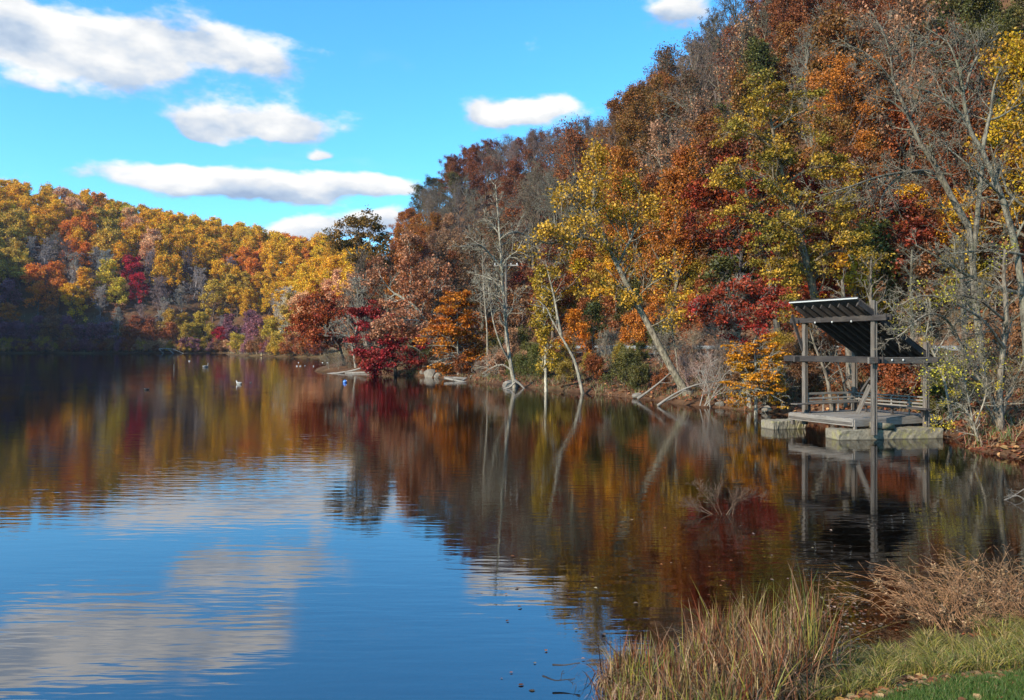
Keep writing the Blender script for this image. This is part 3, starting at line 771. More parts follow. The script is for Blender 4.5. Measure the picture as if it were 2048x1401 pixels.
# ------------------------------------------------------------------ far hillside across the lake
FAR = [(20, 480, 'olive', 'far'), (100, 490, 'x', 'farbare'), (40, 395, 'gold', 'far'), (90, 385, 'gold', 'far'), (140, 400, 'tan', 'far'), (190, 425, 'gold', 'far'), (245, 430, 'ygreen', 'far'),
       (300, 440, 'gold', 'far'), (215, 400, 'orange', 'far'), (370, 455, 'gold', 'far'), (410, 440, 'gold', 'far'), (350, 500, 'gold', 'far'), (450, 460, 'gold', 'far'), (500, 460, 'gold', 'far'),
       (540, 480, 'gold', 'far'), (590, 490, 'orange', 'far'), (560, 510, 'orange', 'far'), (480, 530, 'orange', 'far'), (430, 500, 'gold', 'far'), (400, 530, 'gold', 'far'), (300, 500, 'tan', 'far'),
       (310, 540, 'gold', 'far'), (230, 470, 'olive', 'far'), (160, 490, 'orange', 'far'), (60, 430, 'gold', 'far'), (120, 440, 'gold', 'far'), (540, 565, 'bright', 'far'), (580, 545, 'gold', 'far'),
       (500, 500, 'bright', 'far'), (630, 500, 'gold', 'far'), (640, 560, 'gold', 'far'), (600, 590, 'bright', 'far'), (570, 620, 'p', 'farbare'), (620, 620, 'tan', 'far'), (540, 640, 'olive', 'far'),
       (215, 558, 'ygreen', 'far'), (170, 540, 'x', 'farbare'), (60, 580, 'orange', 'far'), (110, 590, 'gold', 'far'), (20, 540, 'olive', 'far'), (20, 640, 'mauve', 'far'), (60, 660, 'mauve', 'far'),
       (140, 620, 'orange', 'far'), (150, 665, 'mauve', 'far'), (100, 640, 'brown', 'far'), (190, 610, 'x', 'farbare'), (265, 575, 'crimson', 'far'), (280, 640, 'rust', 'far'), (235, 645, 'brown', 'far'),
       (300, 590, 'm', 'farbare'), (330, 560, 'm', 'farbare'), (330, 650, 'rust', 'far'), (310, 690, 'orange', 'far'), (370, 620, 'ygreen', 'far'), (365, 660, 'olive', 'far'), (400, 600, 'mauve', 'far'),
       (420, 640, 'mauve', 'far'), (450, 660, 'crimson', 'far'), (440, 600, 'olive', 'far'), (470, 620, 'x', 'farbare'), (490, 660, 'mauve', 'far'), (510, 600, 'gold', 'far'), (550, 600, 'x', 'farbare'),
       (380, 560, 'x', 'farbare'), (260, 500, 'gold', 'far'), (340, 470, 'gold', 'far')]
def nearest(L, px, py, jx=22, jy=16):
    qx = px + rsT.randn() * jx; qy = py + rsT.randn() * jy
    return min(L, key=lambda a: (a[0] - qx) ** 2 + (1.6 * (a[1] - qy)) ** 2)
def poisson(n, x0, x1, y0, y1, test, spacing):
    """random points at least spacing apart"""
    x = rsT.uniform(x0, x1, n); y = rsT.uniform(y0, y1, n); px = CX + x / y * FPX
    d = lake_dist(x, y); k_ = test(x, y, d, px); x, y, d, px = x[k_], y[k_], d[k_], px[k_]
    sp2 = spacing(x, y, d) ** 2
    A = np.zeros((len(x), 2)); m_ = 0; out = []
    for i in range(len(x)):
        if m_ == 0 or ((A[:m_, 0] - x[i]) ** 2 + (A[:m_, 1] - y[i]) ** 2).min() > sp2[i]:
            A[m_] = (x[i], y[i]); m_ += 1; out.append((x[i], y[i], d[i], px[i]))
    return out
def spit_(x, y): return np.exp(-(((x + 80) / 38) ** 2 + ((y - 300) / 48) ** 2))
pts_ = poisson(26000, -360, -42, 236, 560, lambda x, y, d, px: (px > -40) & (px < 730) & (d > 3 + 40 * spit_(x, y)) & (d < 150),
               lambda x, y, d: np.where(d < 14 + 40 * spit_(x, y), 5.6, 7.9))
print('far trees', len(pts_))
for (x, y, d, px) in pts_:
    z = float(height(np.array([x]), np.array([y]))[0])
    py = HY - (z + 10 - CH) / y * FPX
    a_ = nearest(FAR, px, py)
    sc = 1.0 if d > 20 else .72
    b_ = {'x': (.36, .34, .33), 'm': (.36, .27, .30), 'p': (.60, .55, .46)}.get(a_[2], GREY)  # far bare bark made paler to lift the shaded slope
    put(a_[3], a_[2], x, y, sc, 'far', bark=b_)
# thin pale trunks along the far shore
for i in range(26):
    px = rsT.uniform(0, 650); y = rsT.uniform(330, 420); x = (px - CX) / FPX * y
    d = float(lake_dist(np.array([x]), np.array([y]))[0])
    if d < 1.5 or d > 25: continue
    put('farbare', 'x', x, y, .8, 'far', bark=PALE)
# low growth at the far waterline
for i in range(90):
    px = rsT.uniform(-20, 640); yy = np.arange(230, 430, 1.0); xx = (px - CX) / FPX * yy
    dd = lake_dist(xx, yy); j = np.where(dd > 1.2)[0]
    j = j[yy[j] > 240]
    if not len(j): continue
    j = j[0]
    put('shrub', ['brown', 'olive', 'mauve', 'tan', 'rust'][rsT.randint(5)], xx[j], yy[j], 1.3 + rsT.rand(), 'far')

# ------------------------------------------------------------------ right hillside
RT = [(1470, 60, 'x', 'midbare'), (1400, 90, 'm', 'midbare'), (1330, 120, 'm', 'midbare'), (1440, 130, 'rust', 'midthin'), (1280, 150, 'm', 'midbare'), (1320, 160, 'm', 'midbare'), (1370, 130, 'm', 'midbare'), (1430, 90, 'x', 'midbare'), (1230, 190, 'm', 'midbare'), (1190, 200, 'rust', 'midthin'),
      (1250, 230, 'rust', 'midthin'), (1120, 240, 'green', 'mid'), (1150, 250, 'rust', 'midthin'), (1080, 270, 'rust', 'midthin'), (1040, 310, 'red', 'midthin'), (960, 320, 'rust', 'mid'), (1000, 300, 'm', 'midbare'), (1100, 290, 'm', 'midbare'), (1050, 350, 'x', 'midbare'), (900, 400, 'x', 'midbare'),
      (940, 370, 'rust', 'mid'), (890, 380, 'green', 'mid'), (850, 410, 'x', 'midbare'), (830, 430, 'x', 'midbare'), (920, 420, 'brown', 'midthin'), (970, 420, 'x', 'midbare'), (1020, 370, 'rust', 'midthin'), (1080, 330, 'rust', 'midthin'),
      (880, 450, 'x', 'midbare'), (820, 480, 'orange', 'mid'), (780, 500, 'rust', 'mid'), (860, 500, 'tan', 'mid'), (920, 480, 'x', 'midbare'), (960, 520, 'brown', 'midthin'), (1060, 420, 'x', 'midbare'), (1050, 480, 'rust', 'mid'),
      (1480, 160, 'tan', 'midthin'), (1420, 200, 'tan', 'midthin'), (1360, 180, 'brown', 'midthin'), (1310, 230, 'bronze', 'mid'), (1270, 290, 'bronze', 'mid'), (1340, 290, 'tan', 'midthin'), (1430, 250, 'bronze', 'mid'),
      (1200, 300, 'm', 'midbare'), (1150, 330, 'rust', 'midthin'), (1250, 360, 'orange', 'mid'), (1300, 340, 'bronze', 'mid'), (1210, 250, 'm', 'midbare'), (1350, 360, 'gold', 'mid'), (1400, 320, 'orange', 'mid'), (1380, 400, 'gold', 'mid'),
      (1320, 410, 'orange', 'mid'), (1450, 380, 'red', 'mid'), (1500, 200, 'green', 'mid'), (1560, 60, 'rust', 'mid'), (1520, 110, 'bronze', 'mid'), (1620, 40, 'rust', 'mid'), (1700, 60, 'bronze', 'mid'), (1780, 40, 'rust', 'mid'),
      (1850, 40, 'bronze', 'mid'), (1960, 50, 'green', 'mid'), (2030, 80, 'green', 'mid'), (1650, 150, 'x', 'midbare'), (1740, 150, 'm', 'midbare'), (1830, 140, 'tan', 'midthin'), (1560, 160, 'bronze', 'mid'), (1900, 130, 'rust', 'mid'),
      (1600, 230, 'olive', 'mid'), (1540, 270, 'bronze', 'mid'), (1700, 250, 'orange', 'mid'), (1780, 260, 'rust', 'midthin'), (1860, 230, 'rust', 'midthin'), (1960, 200, 'olive', 'mid'), (2020, 220, 'gold', 'mid'), (1920, 300, 'rust', 'mid'),
      (1480, 320, 'rust', 'mid'), (1560, 350, 'bronze', 'mid'), (1620, 330, 'bronze', 'mid'), (1700, 350, 'bronze', 'mid'), (1800, 340, 'rust', 'mid'), (1880, 340, 'bronze', 'mid'), (1980, 320, 'orange', 'mid'), (1720, 190, 'bronze', 'mid'), (2030, 330, 'gold', 'mid'),
      (1600, 440, 'red', 'mid'), (1520, 440, 'bronze', 'mid'), (1450, 460, 'red', 'mid'), (1680, 440, 'bronze', 'mid'), (1750, 430, 'rust', 'midthin'), (1820, 440, 'rust', 'mid'), (1900, 420, 'orange', 'mid'), (1980, 430, 'orange', 'mid'), (2040, 440, 'rust', 'mid'),
      (1160, 540, 'red', 'mid'), (1110, 560, 'rust', 'mid'), (1200, 590, 'rust', 'midlayer'), (1060, 560, 'brown', 'midthin'), (1000, 580, 'rust', 'mid'), (1280, 480, 'orange', 'mid'), (1340, 480, 'orange', 'mid'), (1400, 500, 'bronze', 'midthin'),
      (1300, 560, 'orange', 'midlayer'), (1370, 560, 'gold', 'midlayer'), (1440, 540, 'rust', 'midthin'), (1520, 540, 'rust', 'mid'), (1600, 560, 'olive', 'midlayer'), (1700, 540, 'red', 'mid'), (1660, 400, 'red', 'mid'), (1800, 550, 'red', 'midlayer'), (1900, 540, 'brown', 'midthin'), (2000, 540, 'rust', 'mid'),
      (720, 480, 'bronze', 'mid'), (680, 520, 'brown', 'midthin'), (740, 560, 'x', 'midbare'), (760, 530, 'orange', 'mid'), (700, 600, 'x', 'midbare'), (830, 560, 'rust', 'mid')]
KEEP_LEAF = 'near'
pts2 = poisson(30000, -44, 185, 28, 360, lambda x, y, d, px: (px > 640) & (px < 2140) & ((d > 19.3) | (y > 112)) & (d > 2.5) & (d < np.where(y > 150, 150, 116)),
               lambda x, y, d: np.where((y < 95) & (d < 60), 6.0, np.where((y > 150), 6.6, np.where(d > 100, 8.5, 7.2))))
print('right trees', len(pts2))
for (x, y, d, px) in pts2:
    z = float(height(np.array([x]), np.array([y]))[0])
    py = HY - (z + 11 - CH) / y * FPX
    a_ = nearest(RT, px, py, 26, 22)
    typ = a_[3]
    if y < 78 and d < 60 and typ != 'midthin': typ = typ.replace('mid', 'near')
    b_ = {'x': GREY, 'm': MAUVEG, 'p': PALE}.get(a_[2], DARK if rsT.rand() < .4 else GREY)
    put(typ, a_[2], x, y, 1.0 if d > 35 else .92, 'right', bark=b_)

# understorey on the slope above the road, and growth on the bank below it
cnt = 0; pts3 = []
while cnt < 150:
    x = rsT.uniform(-30, 60); y = rsT.uniform(26, 120); px = CX + x / y * FPX
    if px < 640 or px > 2150: continue
    d = float(lake_dist(np.array([x]), np.array([y]))[0])
    if not (18.2 < d < 42): continue
    if any((x - a_) ** 2 + (y - b_) ** 2 < 5 for a_, b_ in pts3): continue
    pts3.append((x, y)); cnt += 1
    pal = ['rust', 'orange', 'brown', 'red', 'gold', 'olive', 'green'][rsT.choice(7, p=[.25, .18, .17, .12, .1, .1, .08])]
    put('sapling' if rsT.rand() < .6 else 'shrub', pal, x, y, 1.0 + rsT.rand() * .6, 'slope')
cnt = 0
BANK = [(1100, 'olive'), (1150, 'rust'), (1200, 'ygreen'), (1250, 'green'), (1290, 'green'), (1330, 'rust'), (1060, 'green'), (1000, 'tan'), (950, 'tan'), (1400, 'x'), (1440, 'x'), (1370, 'x'), (1500, 'brown'), (1180, 'olive'),
        (1230, 'olive'), (880, 'rust'), (820, 'green'), (700, 'tan'), (680, 'rust'), (1540, 'olive'), (1600, 'brown'), (1700, 'rust'), (1800, 'rust'), (1900, 'green'), (1980, 'brown')]
while cnt < 130:
    x = rsT.uniform(-26, 30); y = rsT.uniform(27, 112); px = CX + x / y * FPX
    if px < 650 or px > 2100: continue
    d = float(lake_dist(np.array([x]), np.array([y]))[0])
    if not (.8 < d < 8.3): continue
    if math.hypot(x - 14.5, y - 32.5) < 3.8: continue
    if (x - .62 * y) > -2 and y < 36 and rsT.rand() < .7: continue
    if any((x - a_) ** 2 + (y - b_) ** 2 < 2.2 for a_, b_ in pts3): continue
    pts3.append((x, y)); cnt += 1
    pal = min(BANK, key=lambda a: abs(a[0] - px - rsT.randn() * 25))[1]
    if pal == 'x' or rsT.rand() < .16: put('brush', 'x', x, y, .6 + rsT.rand() * .55, 'bank', bark=(.30, .24, .19))
    else: put('shrub', pal, x, y, (.42 + rsT.rand() * .42) * (1 if y < 80 else 1.15), 'bank')

# ------------------------------------------------------------------ single trees the photo shows, limb by limb
def hero(kind, label, Y, limbs, bark=GREY, kids=(7, 5, 4), llen=2.2, leaf=None, seed=1, tipr=.010, sides=(9, 5, 3, 3), ang=50, up=.04, cat='tree', group=None, wander=.17, ground=True):
    rs = np.random.RandomState(seed)
    b0 = limbs[0][0][0]
    base = pt(b0[0], b0[1], Y)
    if ground:
        base[2] = float(height(np.array([base[0]]), np.array([base[1]]))[0]) - .25
    main = []; L2 = []; R2 = []
    for li, (pl, r0, r1, t0) in enumerate(limbs):
        W = np.array([pt(q[0], q[1], Y + (q[2] if len(q) > 2 else 0)) for q in pl]) - base
        if li == 0 and ground: W[0, 2] = 0
        rad = np.linspace(r0, r1, len(pl))
        if li == 0: rad[0] *= 1.25
        P, rr = resample(W, 14, rad)
        main.append((P[None], rr[None]))
        L = np.linalg.norm(np.diff(P, axis=0), axis=1).sum()
        n = max(2, int(kids[0] * L * (1 - t0) / max(llen, .5)))
        if kids[0] and t0 < 1:
            A, ar = children(rs, P[None], rr[None], n, t0, 1.0, ang, llen / L, wander, up, 6, rf=.55)
            L2.append(A); R2.append(np.minimum(ar, .055 * llen / 2))
    lv = [(np.concatenate([m_[0] for m_ in main]), np.concatenate([m_[1] for m_ in main]))]
    if L2:
        A = np.concatenate(L2); ar = np.concatenate(R2); lv.append((A, ar))
        B_ = children(rs, A, ar, kids[1], .25, 1, 46, .5, wander, up, 5); lv.append(B_)
        if kids[2]:
            lv.append(children(rs, B_[0], B_[1], kids[2], .25, 1, 42, .6, wander + .03, up * .6, 4))
    tr = limb_mesh('trunk', lv, sides, tipr)
    o = thing(kind, label, cat, tuple(base), 0, group)
    t_ = link('trunk', tr, o); t_.color = (*bark, 1)
    if leaf:
        n, sig, size, c1, c2, flat = leaf
        pts = np.concatenate([P[:, 2:].reshape(-1, 3) for P, _ in lv[2:]])
        V, F = leaves(rs, pts, n, sig, size, flat, .4 + (1 - flat))
        c_ = link('crown', mesh_np('crown', V, F, LEAF, rnd=rs.rand(len(F))), o)
        c_.color = (*c1, 1); c_['second_colour'] = list(c2)
    return o
def C(n): return PAL[n][0], PAL[n][1]

hero('sycamore_tree', 'tall pale tree leaning left over the water with yellow leaves in its top', 50.5,
     [([(1380, 806), (1352, 755), (1318, 690), (1285, 628), (1258, 580), (1235, 530), (1213, 487)], .26, .13, .62),
      ([(1213, 487), (1195, 455), (1178, 420), (1160, 400), (1138, 392), (1118, 398)], .17, .05, .1),
      ([(1213, 487), (1180, 478), (1150, 472, -1), (1118, 482, -1.5), (1098, 492, -2), (1072, 478, -2.5)], .13, .04, .1),
      ([(1180, 425), (1190, 390, 1), (1195, 350, 1), (1190, 318, 1)], .12, .03, .1),
      ([(1235, 530), (1262, 480, 1), (1275, 430, 2), (1280, 380, 2)], .12, .03, .2),
      ([(1270, 600), (1300, 570, -1), (1335, 550, -1)], .06, .02, .2), ([(1300, 655), (1330, 640, -1), (1350, 620, -1)], .05, .02, .2)],
     bark=(.25, .215, .165), kids=(7, 5, 3), llen=1.9, leaf=(10500, .30, .155, (.50, .265, .02), (.42, .24, .02), .8), seed=5)
hero('sycamore_tree', 'bare white sycamore with tiered twisting limbs on the bank by driftwood', 68,
     [([(1032, 762), (1022, 730), (1014, 690), (1012, 640), (1006, 590), (1003, 530), (999, 470), (995, 410), (991, 370)], .18, .05, .30),
      ([(1003, 535), (985, 515), (965, 492, -1), (945, 487, -2), (925, 494, -3)], .10, .03, .2), ([(1006, 580), (985, 560), (965, 552, 1), (948, 549, 2)], .09, .03, .2),
      ([(1005, 530), (1022, 510), (1035, 504, -1), (1045, 480, -1)], .09, .03, .2), ([(1000, 480), (1015, 465), (1035, 463, 1), (1060, 475, 2), (1100, 492, 2), (1130, 480, 2)], .09, .03, .2),
      ([(1010, 600), (990, 590), (970, 587), (955, 600)], .08, .03, .2), ([(1008, 640), (1025, 620), (1030, 585)], .07, .02, .2), ([(999, 470), (985, 450), (965, 440)], .07, .02, .2),
      ([(1018, 720), (1000, 690, -1), (985, 640, -1), (975, 560, -1)], .10, .03, .5), ([(1028, 745), (1005, 728), (985, 735), (965, 748)], .09, .03, .4)],
     bark=(.33, .30, .25), kids=(5, 5, 4), llen=1.7, seed=6, tipr=.014)
hero('birch_tree', 'slim white birch leaning left and forking above the guardrail', 60,
     [([(1168, 752), (1150, 720), (1135, 695), (1118, 665), (1104, 640)], .12, .07, .9),
      ([(1123, 672), (1116, 640), (1110, 600), (1100, 560), (1090, 520)], .12, .03, .4), ([(1104, 640), (1096, 620), (1082, 606), (1076, 600)], .07, .02, .3)],
     bark=(.34, .31, .26), kids=(4, 4, 3), llen=1.6, seed=7)
hero('aspen_tree', 'narrow young tree with gold leaves hanging along its thin straight stem', 62,
     [([(1092, 752), (1091, 720), (1091, 680), (1089, 640), (1086, 600), (1083, 560), (1080, 545)], .12, .03, .22)],
     bark=(.50, .46, .38), kids=(9, 5, 0), llen=1.1, leaf=(4200, .22, .17, (.46, .27, .02), (.30, .20, .02), .9), seed=8)
hero('maple_tree', 'low crimson maple with boughs hanging to the water on the point', 97,
     [([(792, 742), (788, 715), (780, 690), (770, 655), (762, 630)], .2, .06, .15), ([(788, 720), (760, 695, -1), (735, 690, -2), (715, 700, -2)], .09, .03, .1), ([(785, 705), (815, 690, -2), (840, 700, -3), (850, 715, -3)], .09, .03, .1),
      ([(785, 720), (765, 722, -3), (745, 730, -4)], .07, .03, .1), ([(775, 670), (745, 640), (722, 628)], .07, .03, .1)],
     bark=DARK, kids=(8, 6, 3), llen=2.6, leaf=(15000, .34, .23, (.34, .014, .022), (.22, .030, .016), .45), seed=9, up=-.01)
hero('oak_tree', 'pale pinkish tan oak arching left over the crimson maple', 92,
     [([(898, 742), (880, 690), (862, 655), (842, 625), (815, 600), (790, 588)], .26, .14, .5), ([(790, 588), (775, 575), (762, 555, -1), (755, 545)], .1, .03, .1), ([(862, 655), (835, 640, -3), (800, 640, -4), (760, 650, -4)], .09, .03, .2),
      ([(815, 600), (820, 560, 1), (825, 520, 1), (815, 490, 1)], .1, .03, .1), ([(842, 625), (855, 590), (872, 560), (878, 530)], .1, .03, .1)],
     bark=(.42, .40, .35), kids=(7, 5, 3), llen=2.6, leaf=(12000, .36, .25, (.42, .20, .10), (.36, .12, .05), .7), seed=10)
hero('beech_tree', 'orange beech with layered boughs sweeping down beside the tan oak', 86,
     [([(918, 752), (916, 700), (915, 650), (914, 600)], .18, .05, .08)], bark=(.30, .28, .25), kids=(26, 6, 4), llen=3.0, leaf=(20000, .30, .23, (.52, .19, .012), (.44, .11, .01), .35), seed=11, ang=78, up=.0)
hero('maple_tree', 'dark red round maple hanging over the tip of the point', 112,
     [([(690, 738), (682, 700), (668, 660), (655, 630), (648, 600)], .2, .06, .2), ([(675, 680), (645, 660, -1), (620, 640, -1)], .1, .03, .1), ([(668, 660), (640, 620), (615, 605)], .1, .03, .1), ([(672, 670), (655, 655, -2), (620, 670, -2), (605, 655)], .07, .03, .1)],
     bark=GREY, kids=(8, 5, 3), llen=2.9, leaf=(12000, .42, .28, (.30, .035, .014), (.36, .09, .015), .6), seed=12)
hero('oak_tree', 'tall open oak with dark bronze top rising above the point', 118,
     [([(742, 735), (735, 650), (722, 580), (715, 520), (712, 480)], .3, .12, .4), ([(715, 530), (695, 500), (675, 475), (655, 462)], .12, .04, .35), ([(712, 480), (712, 455), (718, 440)], .1, .03, .1),
      ([(716, 520), (735, 490), (748, 465), (755, 448)], .12, .04, .3), ([(722, 560), (745, 530), (760, 500), (770, 480)], .1, .03, .3), ([(712, 490), (695, 465), (690, 450)], .08, .03, .2)],
     bark=(.24, .22, .19), kids=(6, 5, 3), llen=2.5, leaf=(7500, .42, .31, (.13, .09, .02), (.24, .12, .025), .6), seed=13)
hero('bare_tree', 'grey leafless tree on the point between the dark red and crimson maples', 108,
     [([(712, 740), (705, 690), (695, 660), (680, 640)], .16, .06, .2), ([(705, 690), (715, 650), (716, 600), (712, 560)], .1, .03, .2), ([(700, 675), (670, 665), (650, 668)], .07, .03, .2)], bark=(.34, .32, .28), kids=(8, 6, 4), llen=2.3, seed=14, tipr=.02)
hero('beech_tree', 'vivid orange layered beech left of the timber pavilion', 41.5,
     [([(1512, 815), (1512, 780), (1512, 745), (1510, 715), (1508, 690)], .09, .03, .38)], bark=(.30, .29, .26), kids=(26, 7, 5), llen=1.7, leaf=(14000, .14, .105, (.56, .20, .01), (.50, .27, .012), .22), seed=15, ang=82, up=-.01)
hero('maple_tree', 'small crimson maple arching above the orange beech', 44.5,
     [([(1500, 790), (1492, 730), (1478, 670), (1470, 620)], .12, .05, .6), ([(1478, 670), (1450, 630, -1), (1420, 605, -1), (1398, 610, -1)], .07, .02, .1), ([(1470, 620), (1490, 590), (1520, 575), (1548, 590)], .07, .02, .1),
      ([(1470, 625), (1465, 590), (1480, 570)], .06, .02, .1), ([(1490, 720), (1530, 640, -1), (1550, 610, -1)], .06, .02, .4), ([(1475, 640), (1440, 620, -1), (1410, 628, -1)], .05, .02, .1)],
     bark=(.30, .28, .25), kids=(9, 6, 4), llen=1.3, leaf=(12500, .2, .125, (.32, .022, .016), (.26, .050, .014), .5), seed=16)
hero('oak_tree', 'large oak with green, yellow and orange tiers of leaves above the crimson maple', 52,
     [([(1650, 700), (1632, 600), (1612, 520), (1592, 440), (1570, 370), (1550, 300), (1540, 230)], .30, .08, .25),
      ([(1600, 470), (1560, 455, -1), (1510, 440, -2), (1465, 432, -3)], .11, .03, .2), ([(1580, 400), (1540, 360, -1), (1490, 345, -2), (1440, 350, -3)], .11, .03, .2),
      ([(1625, 560), (1590, 525, -1), (1560, 515, -2), (1530, 522, -3)], .10, .03, .2), ([(1570, 370), (1610, 340), (1660, 330), (1700, 345)], .10, .03, .2),
      ([(1590, 440), (1630, 420), (1680, 430), (1720, 455)], .10, .03, .2), ([(1620, 530), (1660, 500, -1), (1700, 505, -1), (1730, 520)], .09, .03, .2),
      ([(1550, 300), (1510, 270), (1470, 262), (1440, 270)], .09, .03, .2), ([(1545, 260), (1590, 230), (1630, 215)], .09, .03, .2), ([(1540, 230), (1525, 195), (1530, 170)], .07, .03, .1),
      ([(1640, 640), (1600, 600, -2), (1560, 590, -3)], .07, .02, .2)],
     bark=(.21, .165, .12), kids=(6, 6, 4), llen=2.0, leaf=(38000, .25, .14, (.50, .27, .022), (.22, .17, .022), .4), seed=17, up=.0)
hero('oak_tree', 'deep red oak behind the green and yellow oak above the pavilion', 57,
     [([(1560, 700), (1550, 600), (1530, 500), (1500, 420), (1480, 330)], .25, .07, .3), ([(1530, 500), (1480, 470), (1440, 460)], .1, .03, .2), ([(1535, 510), (1590, 470), (1650, 480)], .1, .03, .2), ([(1500, 420), (1560, 380), (1620, 390)], .1, .03, .2),
      ([(1495, 400), (1450, 370), (1410, 380)], .1, .03, .2), ([(1540, 560), (1590, 540), (1660, 560)], .1, .03, .2)],
     bark=DARK, kids=(6, 5, 4), llen=2.3, leaf=(20000, .3, .18, (.26, .022, .012), (.30, .06, .012), .45), seed=18, up=.0)
# leafless foreground trees on the right bank
hero('bare_tree', 'grey leafless tree forking high behind the pavilion with a long limb to the left', 36,
     [([(1985, 835), (1972, 760), (1960, 690), (1950, 600), (1945, 520), (1938, 455)], .19, .12, 1.0),
      ([(1938, 455), (1905, 400), (1880, 350), (1868, 320), (1835, 290), (1822, 240), (1800, 195), (1785, 160)], .15, .05, .25), ([(1785, 160), (1782, 110), (1765, 60), (1740, 20)], .05, .02, .1), ([(1790, 170), (1755, 125), (1715, 95), (1670, 90)], .05, .02, .1),
      ([(1865, 345), (1840, 340, -1), (1800, 350, -2), (1765, 385, -2.5), (1760, 410, -3)], .07, .02, .1), ([(1850, 345, -.5), (1800, 345, -2), (1750, 355, -3), (1700, 375, -4), (1630, 395, -4)], .07, .02, .2),
      ([(1945, 520), (1955, 430), (1962, 350), (1965, 330)], .13, .08, .6), ([(1815, 230), (1780, 200), (1740, 190)], .05, .02, .1)],
     bark=(.185, .165, .135), kids=(5, 6, 5), llen=1.5, seed=21, tipr=.009)
hero('bare_tree', 'grey leafless tree with crooked forked crown at the right edge of the view', 33,
     [([(2062, 870), (2056, 760), (2050, 640), (2040, 540), (2018, 430), (1990, 360), (1963, 300)], .17, .10, .75),
      ([(1963, 300), (1940, 265), (1928, 210), (1925, 170), (1918, 130)], .10, .05, .2), ([(1965, 300), (1972, 262), (1983, 220), (1985, 180), (2000, 140)], .09, .03, .2), ([(1928, 235), (1905, 210), (1880, 195), (1850, 180), (1820, 172)], .06, .02, .1),
      ([(1930, 180), (1945, 130), (1960, 105), (1940, 60)], .06, .02, .1), ([(1925, 165), (1912, 120), (1898, 85), (1850, 55)], .05, .02, .1), ([(1980, 240), (2000, 235), (2030, 215), (2060, 195)], .05, .02, .2), ([(2010, 400), (1960, 350, -1), (1900, 300, -1), (1890, 290)], .05, .02, .1),
      ([(2045, 510), (1990, 500, -1), (1930, 505, -2), (1885, 510, -2)], .06, .02, .2), ([(2050, 590), (1990, 575, -1), (1920, 545, -1.5), (1870, 510, -2), (1830, 490, -2)], .09, .02, .3), ([(2030, 480), (2050, 440), (2080, 410)], .06, .02, .2)],
     bark=(.185, .17, .14), kids=(5, 6, 5), llen=1.4, seed=22, tipr=.009)
hero('bare_tree', 'low grey multi-stemmed tree arching over the right half of the pavilion', 29.5,
     [([(2002, 850), (1998, 800), (2000, 740), (2008, 690), (2015, 620), (2005, 560), (2010, 500)], .13, .05, .4),
      ([(2000, 845), (1985, 800), (1960, 765), (1935, 720), (1925, 690), (1900, 660)], .09, .03, .3), ([(1935, 720), (1900, 640, -1), (1860, 620, -1.5), (1820, 650, -2), (1790, 690, -2), (1770, 680, -2)], .05, .015, .2),
      ([(1960, 765), (1920, 740, -1), (1880, 730, -1), (1850, 745, -1.5), (1830, 760, -2)], .05, .015, .2), ([(2010, 700), (1970, 640, -1), (1900, 600, -1.5), (1840, 585, -2), (1800, 610, -2)], .06, .015, .2),
      ([(2000, 845), (2015, 790), (2040, 740), (2060, 690)], .07, .03, .2), ([(1995, 848), (1975, 815), (1950, 800), (1920, 800)], .05, .02, .2), ([(2008, 640), (1960, 600, -1), (1920, 590, -2)], .05, .02, .2)],
     bark=(.22, .19, .155), kids=(5, 6, 5), llen=1.0, leaf=(1700, .22, .065, (.44, .33, .03), (.36, .34, .03), .7), seed=23, tipr=.006)
hero('sapling', 'yellow leaved sapling leaning over the concrete footing right of the pavilion', 28.2,
     [([(1960, 872), (1945, 840), (1925, 810), (1905, 800), (1885, 815)], .04, .012, .15), ([(1945, 840), (1935, 790), (1925, 750), (1900, 735)], .03, .01, .2), ([(1950, 850), (1970, 800), (1975, 760), (1960, 720)], .03, .01, .3), ([(1935, 825), (1900, 830), (1880, 845)], .02, .01, .1)],
     bark=(.30, .27, .22), kids=(9, 5, 0), llen=.7, leaf=(650, .10, .058, (.52, .38, .03), (.40, .30, .03), .7), seed=24, tipr=.005, cat='sapling')
hero('sapling', 'thin yellow leaved sapling above the right roof corner of the pavilion', 33.5,
     [([(1905, 850), (1890, 760), (1860, 690), (1830, 640), (1800, 610)], .06, .015, .35), ([(1870, 710), (1900, 660), (1930, 620), (1960, 600)], .03, .01, .2), ([(1850, 680), (1860, 630), (1850, 590)], .03, .01, .2), ([(1880, 740), (1920, 700), (1960, 690)], .03, .01, .2), ([(1835, 650), (1800, 640), (1770, 600)], .03, .01, .2)],
     bark=(.28, .26, .22), kids=(8, 5, 0), llen=.8, leaf=(1100, .15, .06, (.46, .36, .03), (.34, .27, .03), .6), seed=25, tipr=.006, cat='sapling')
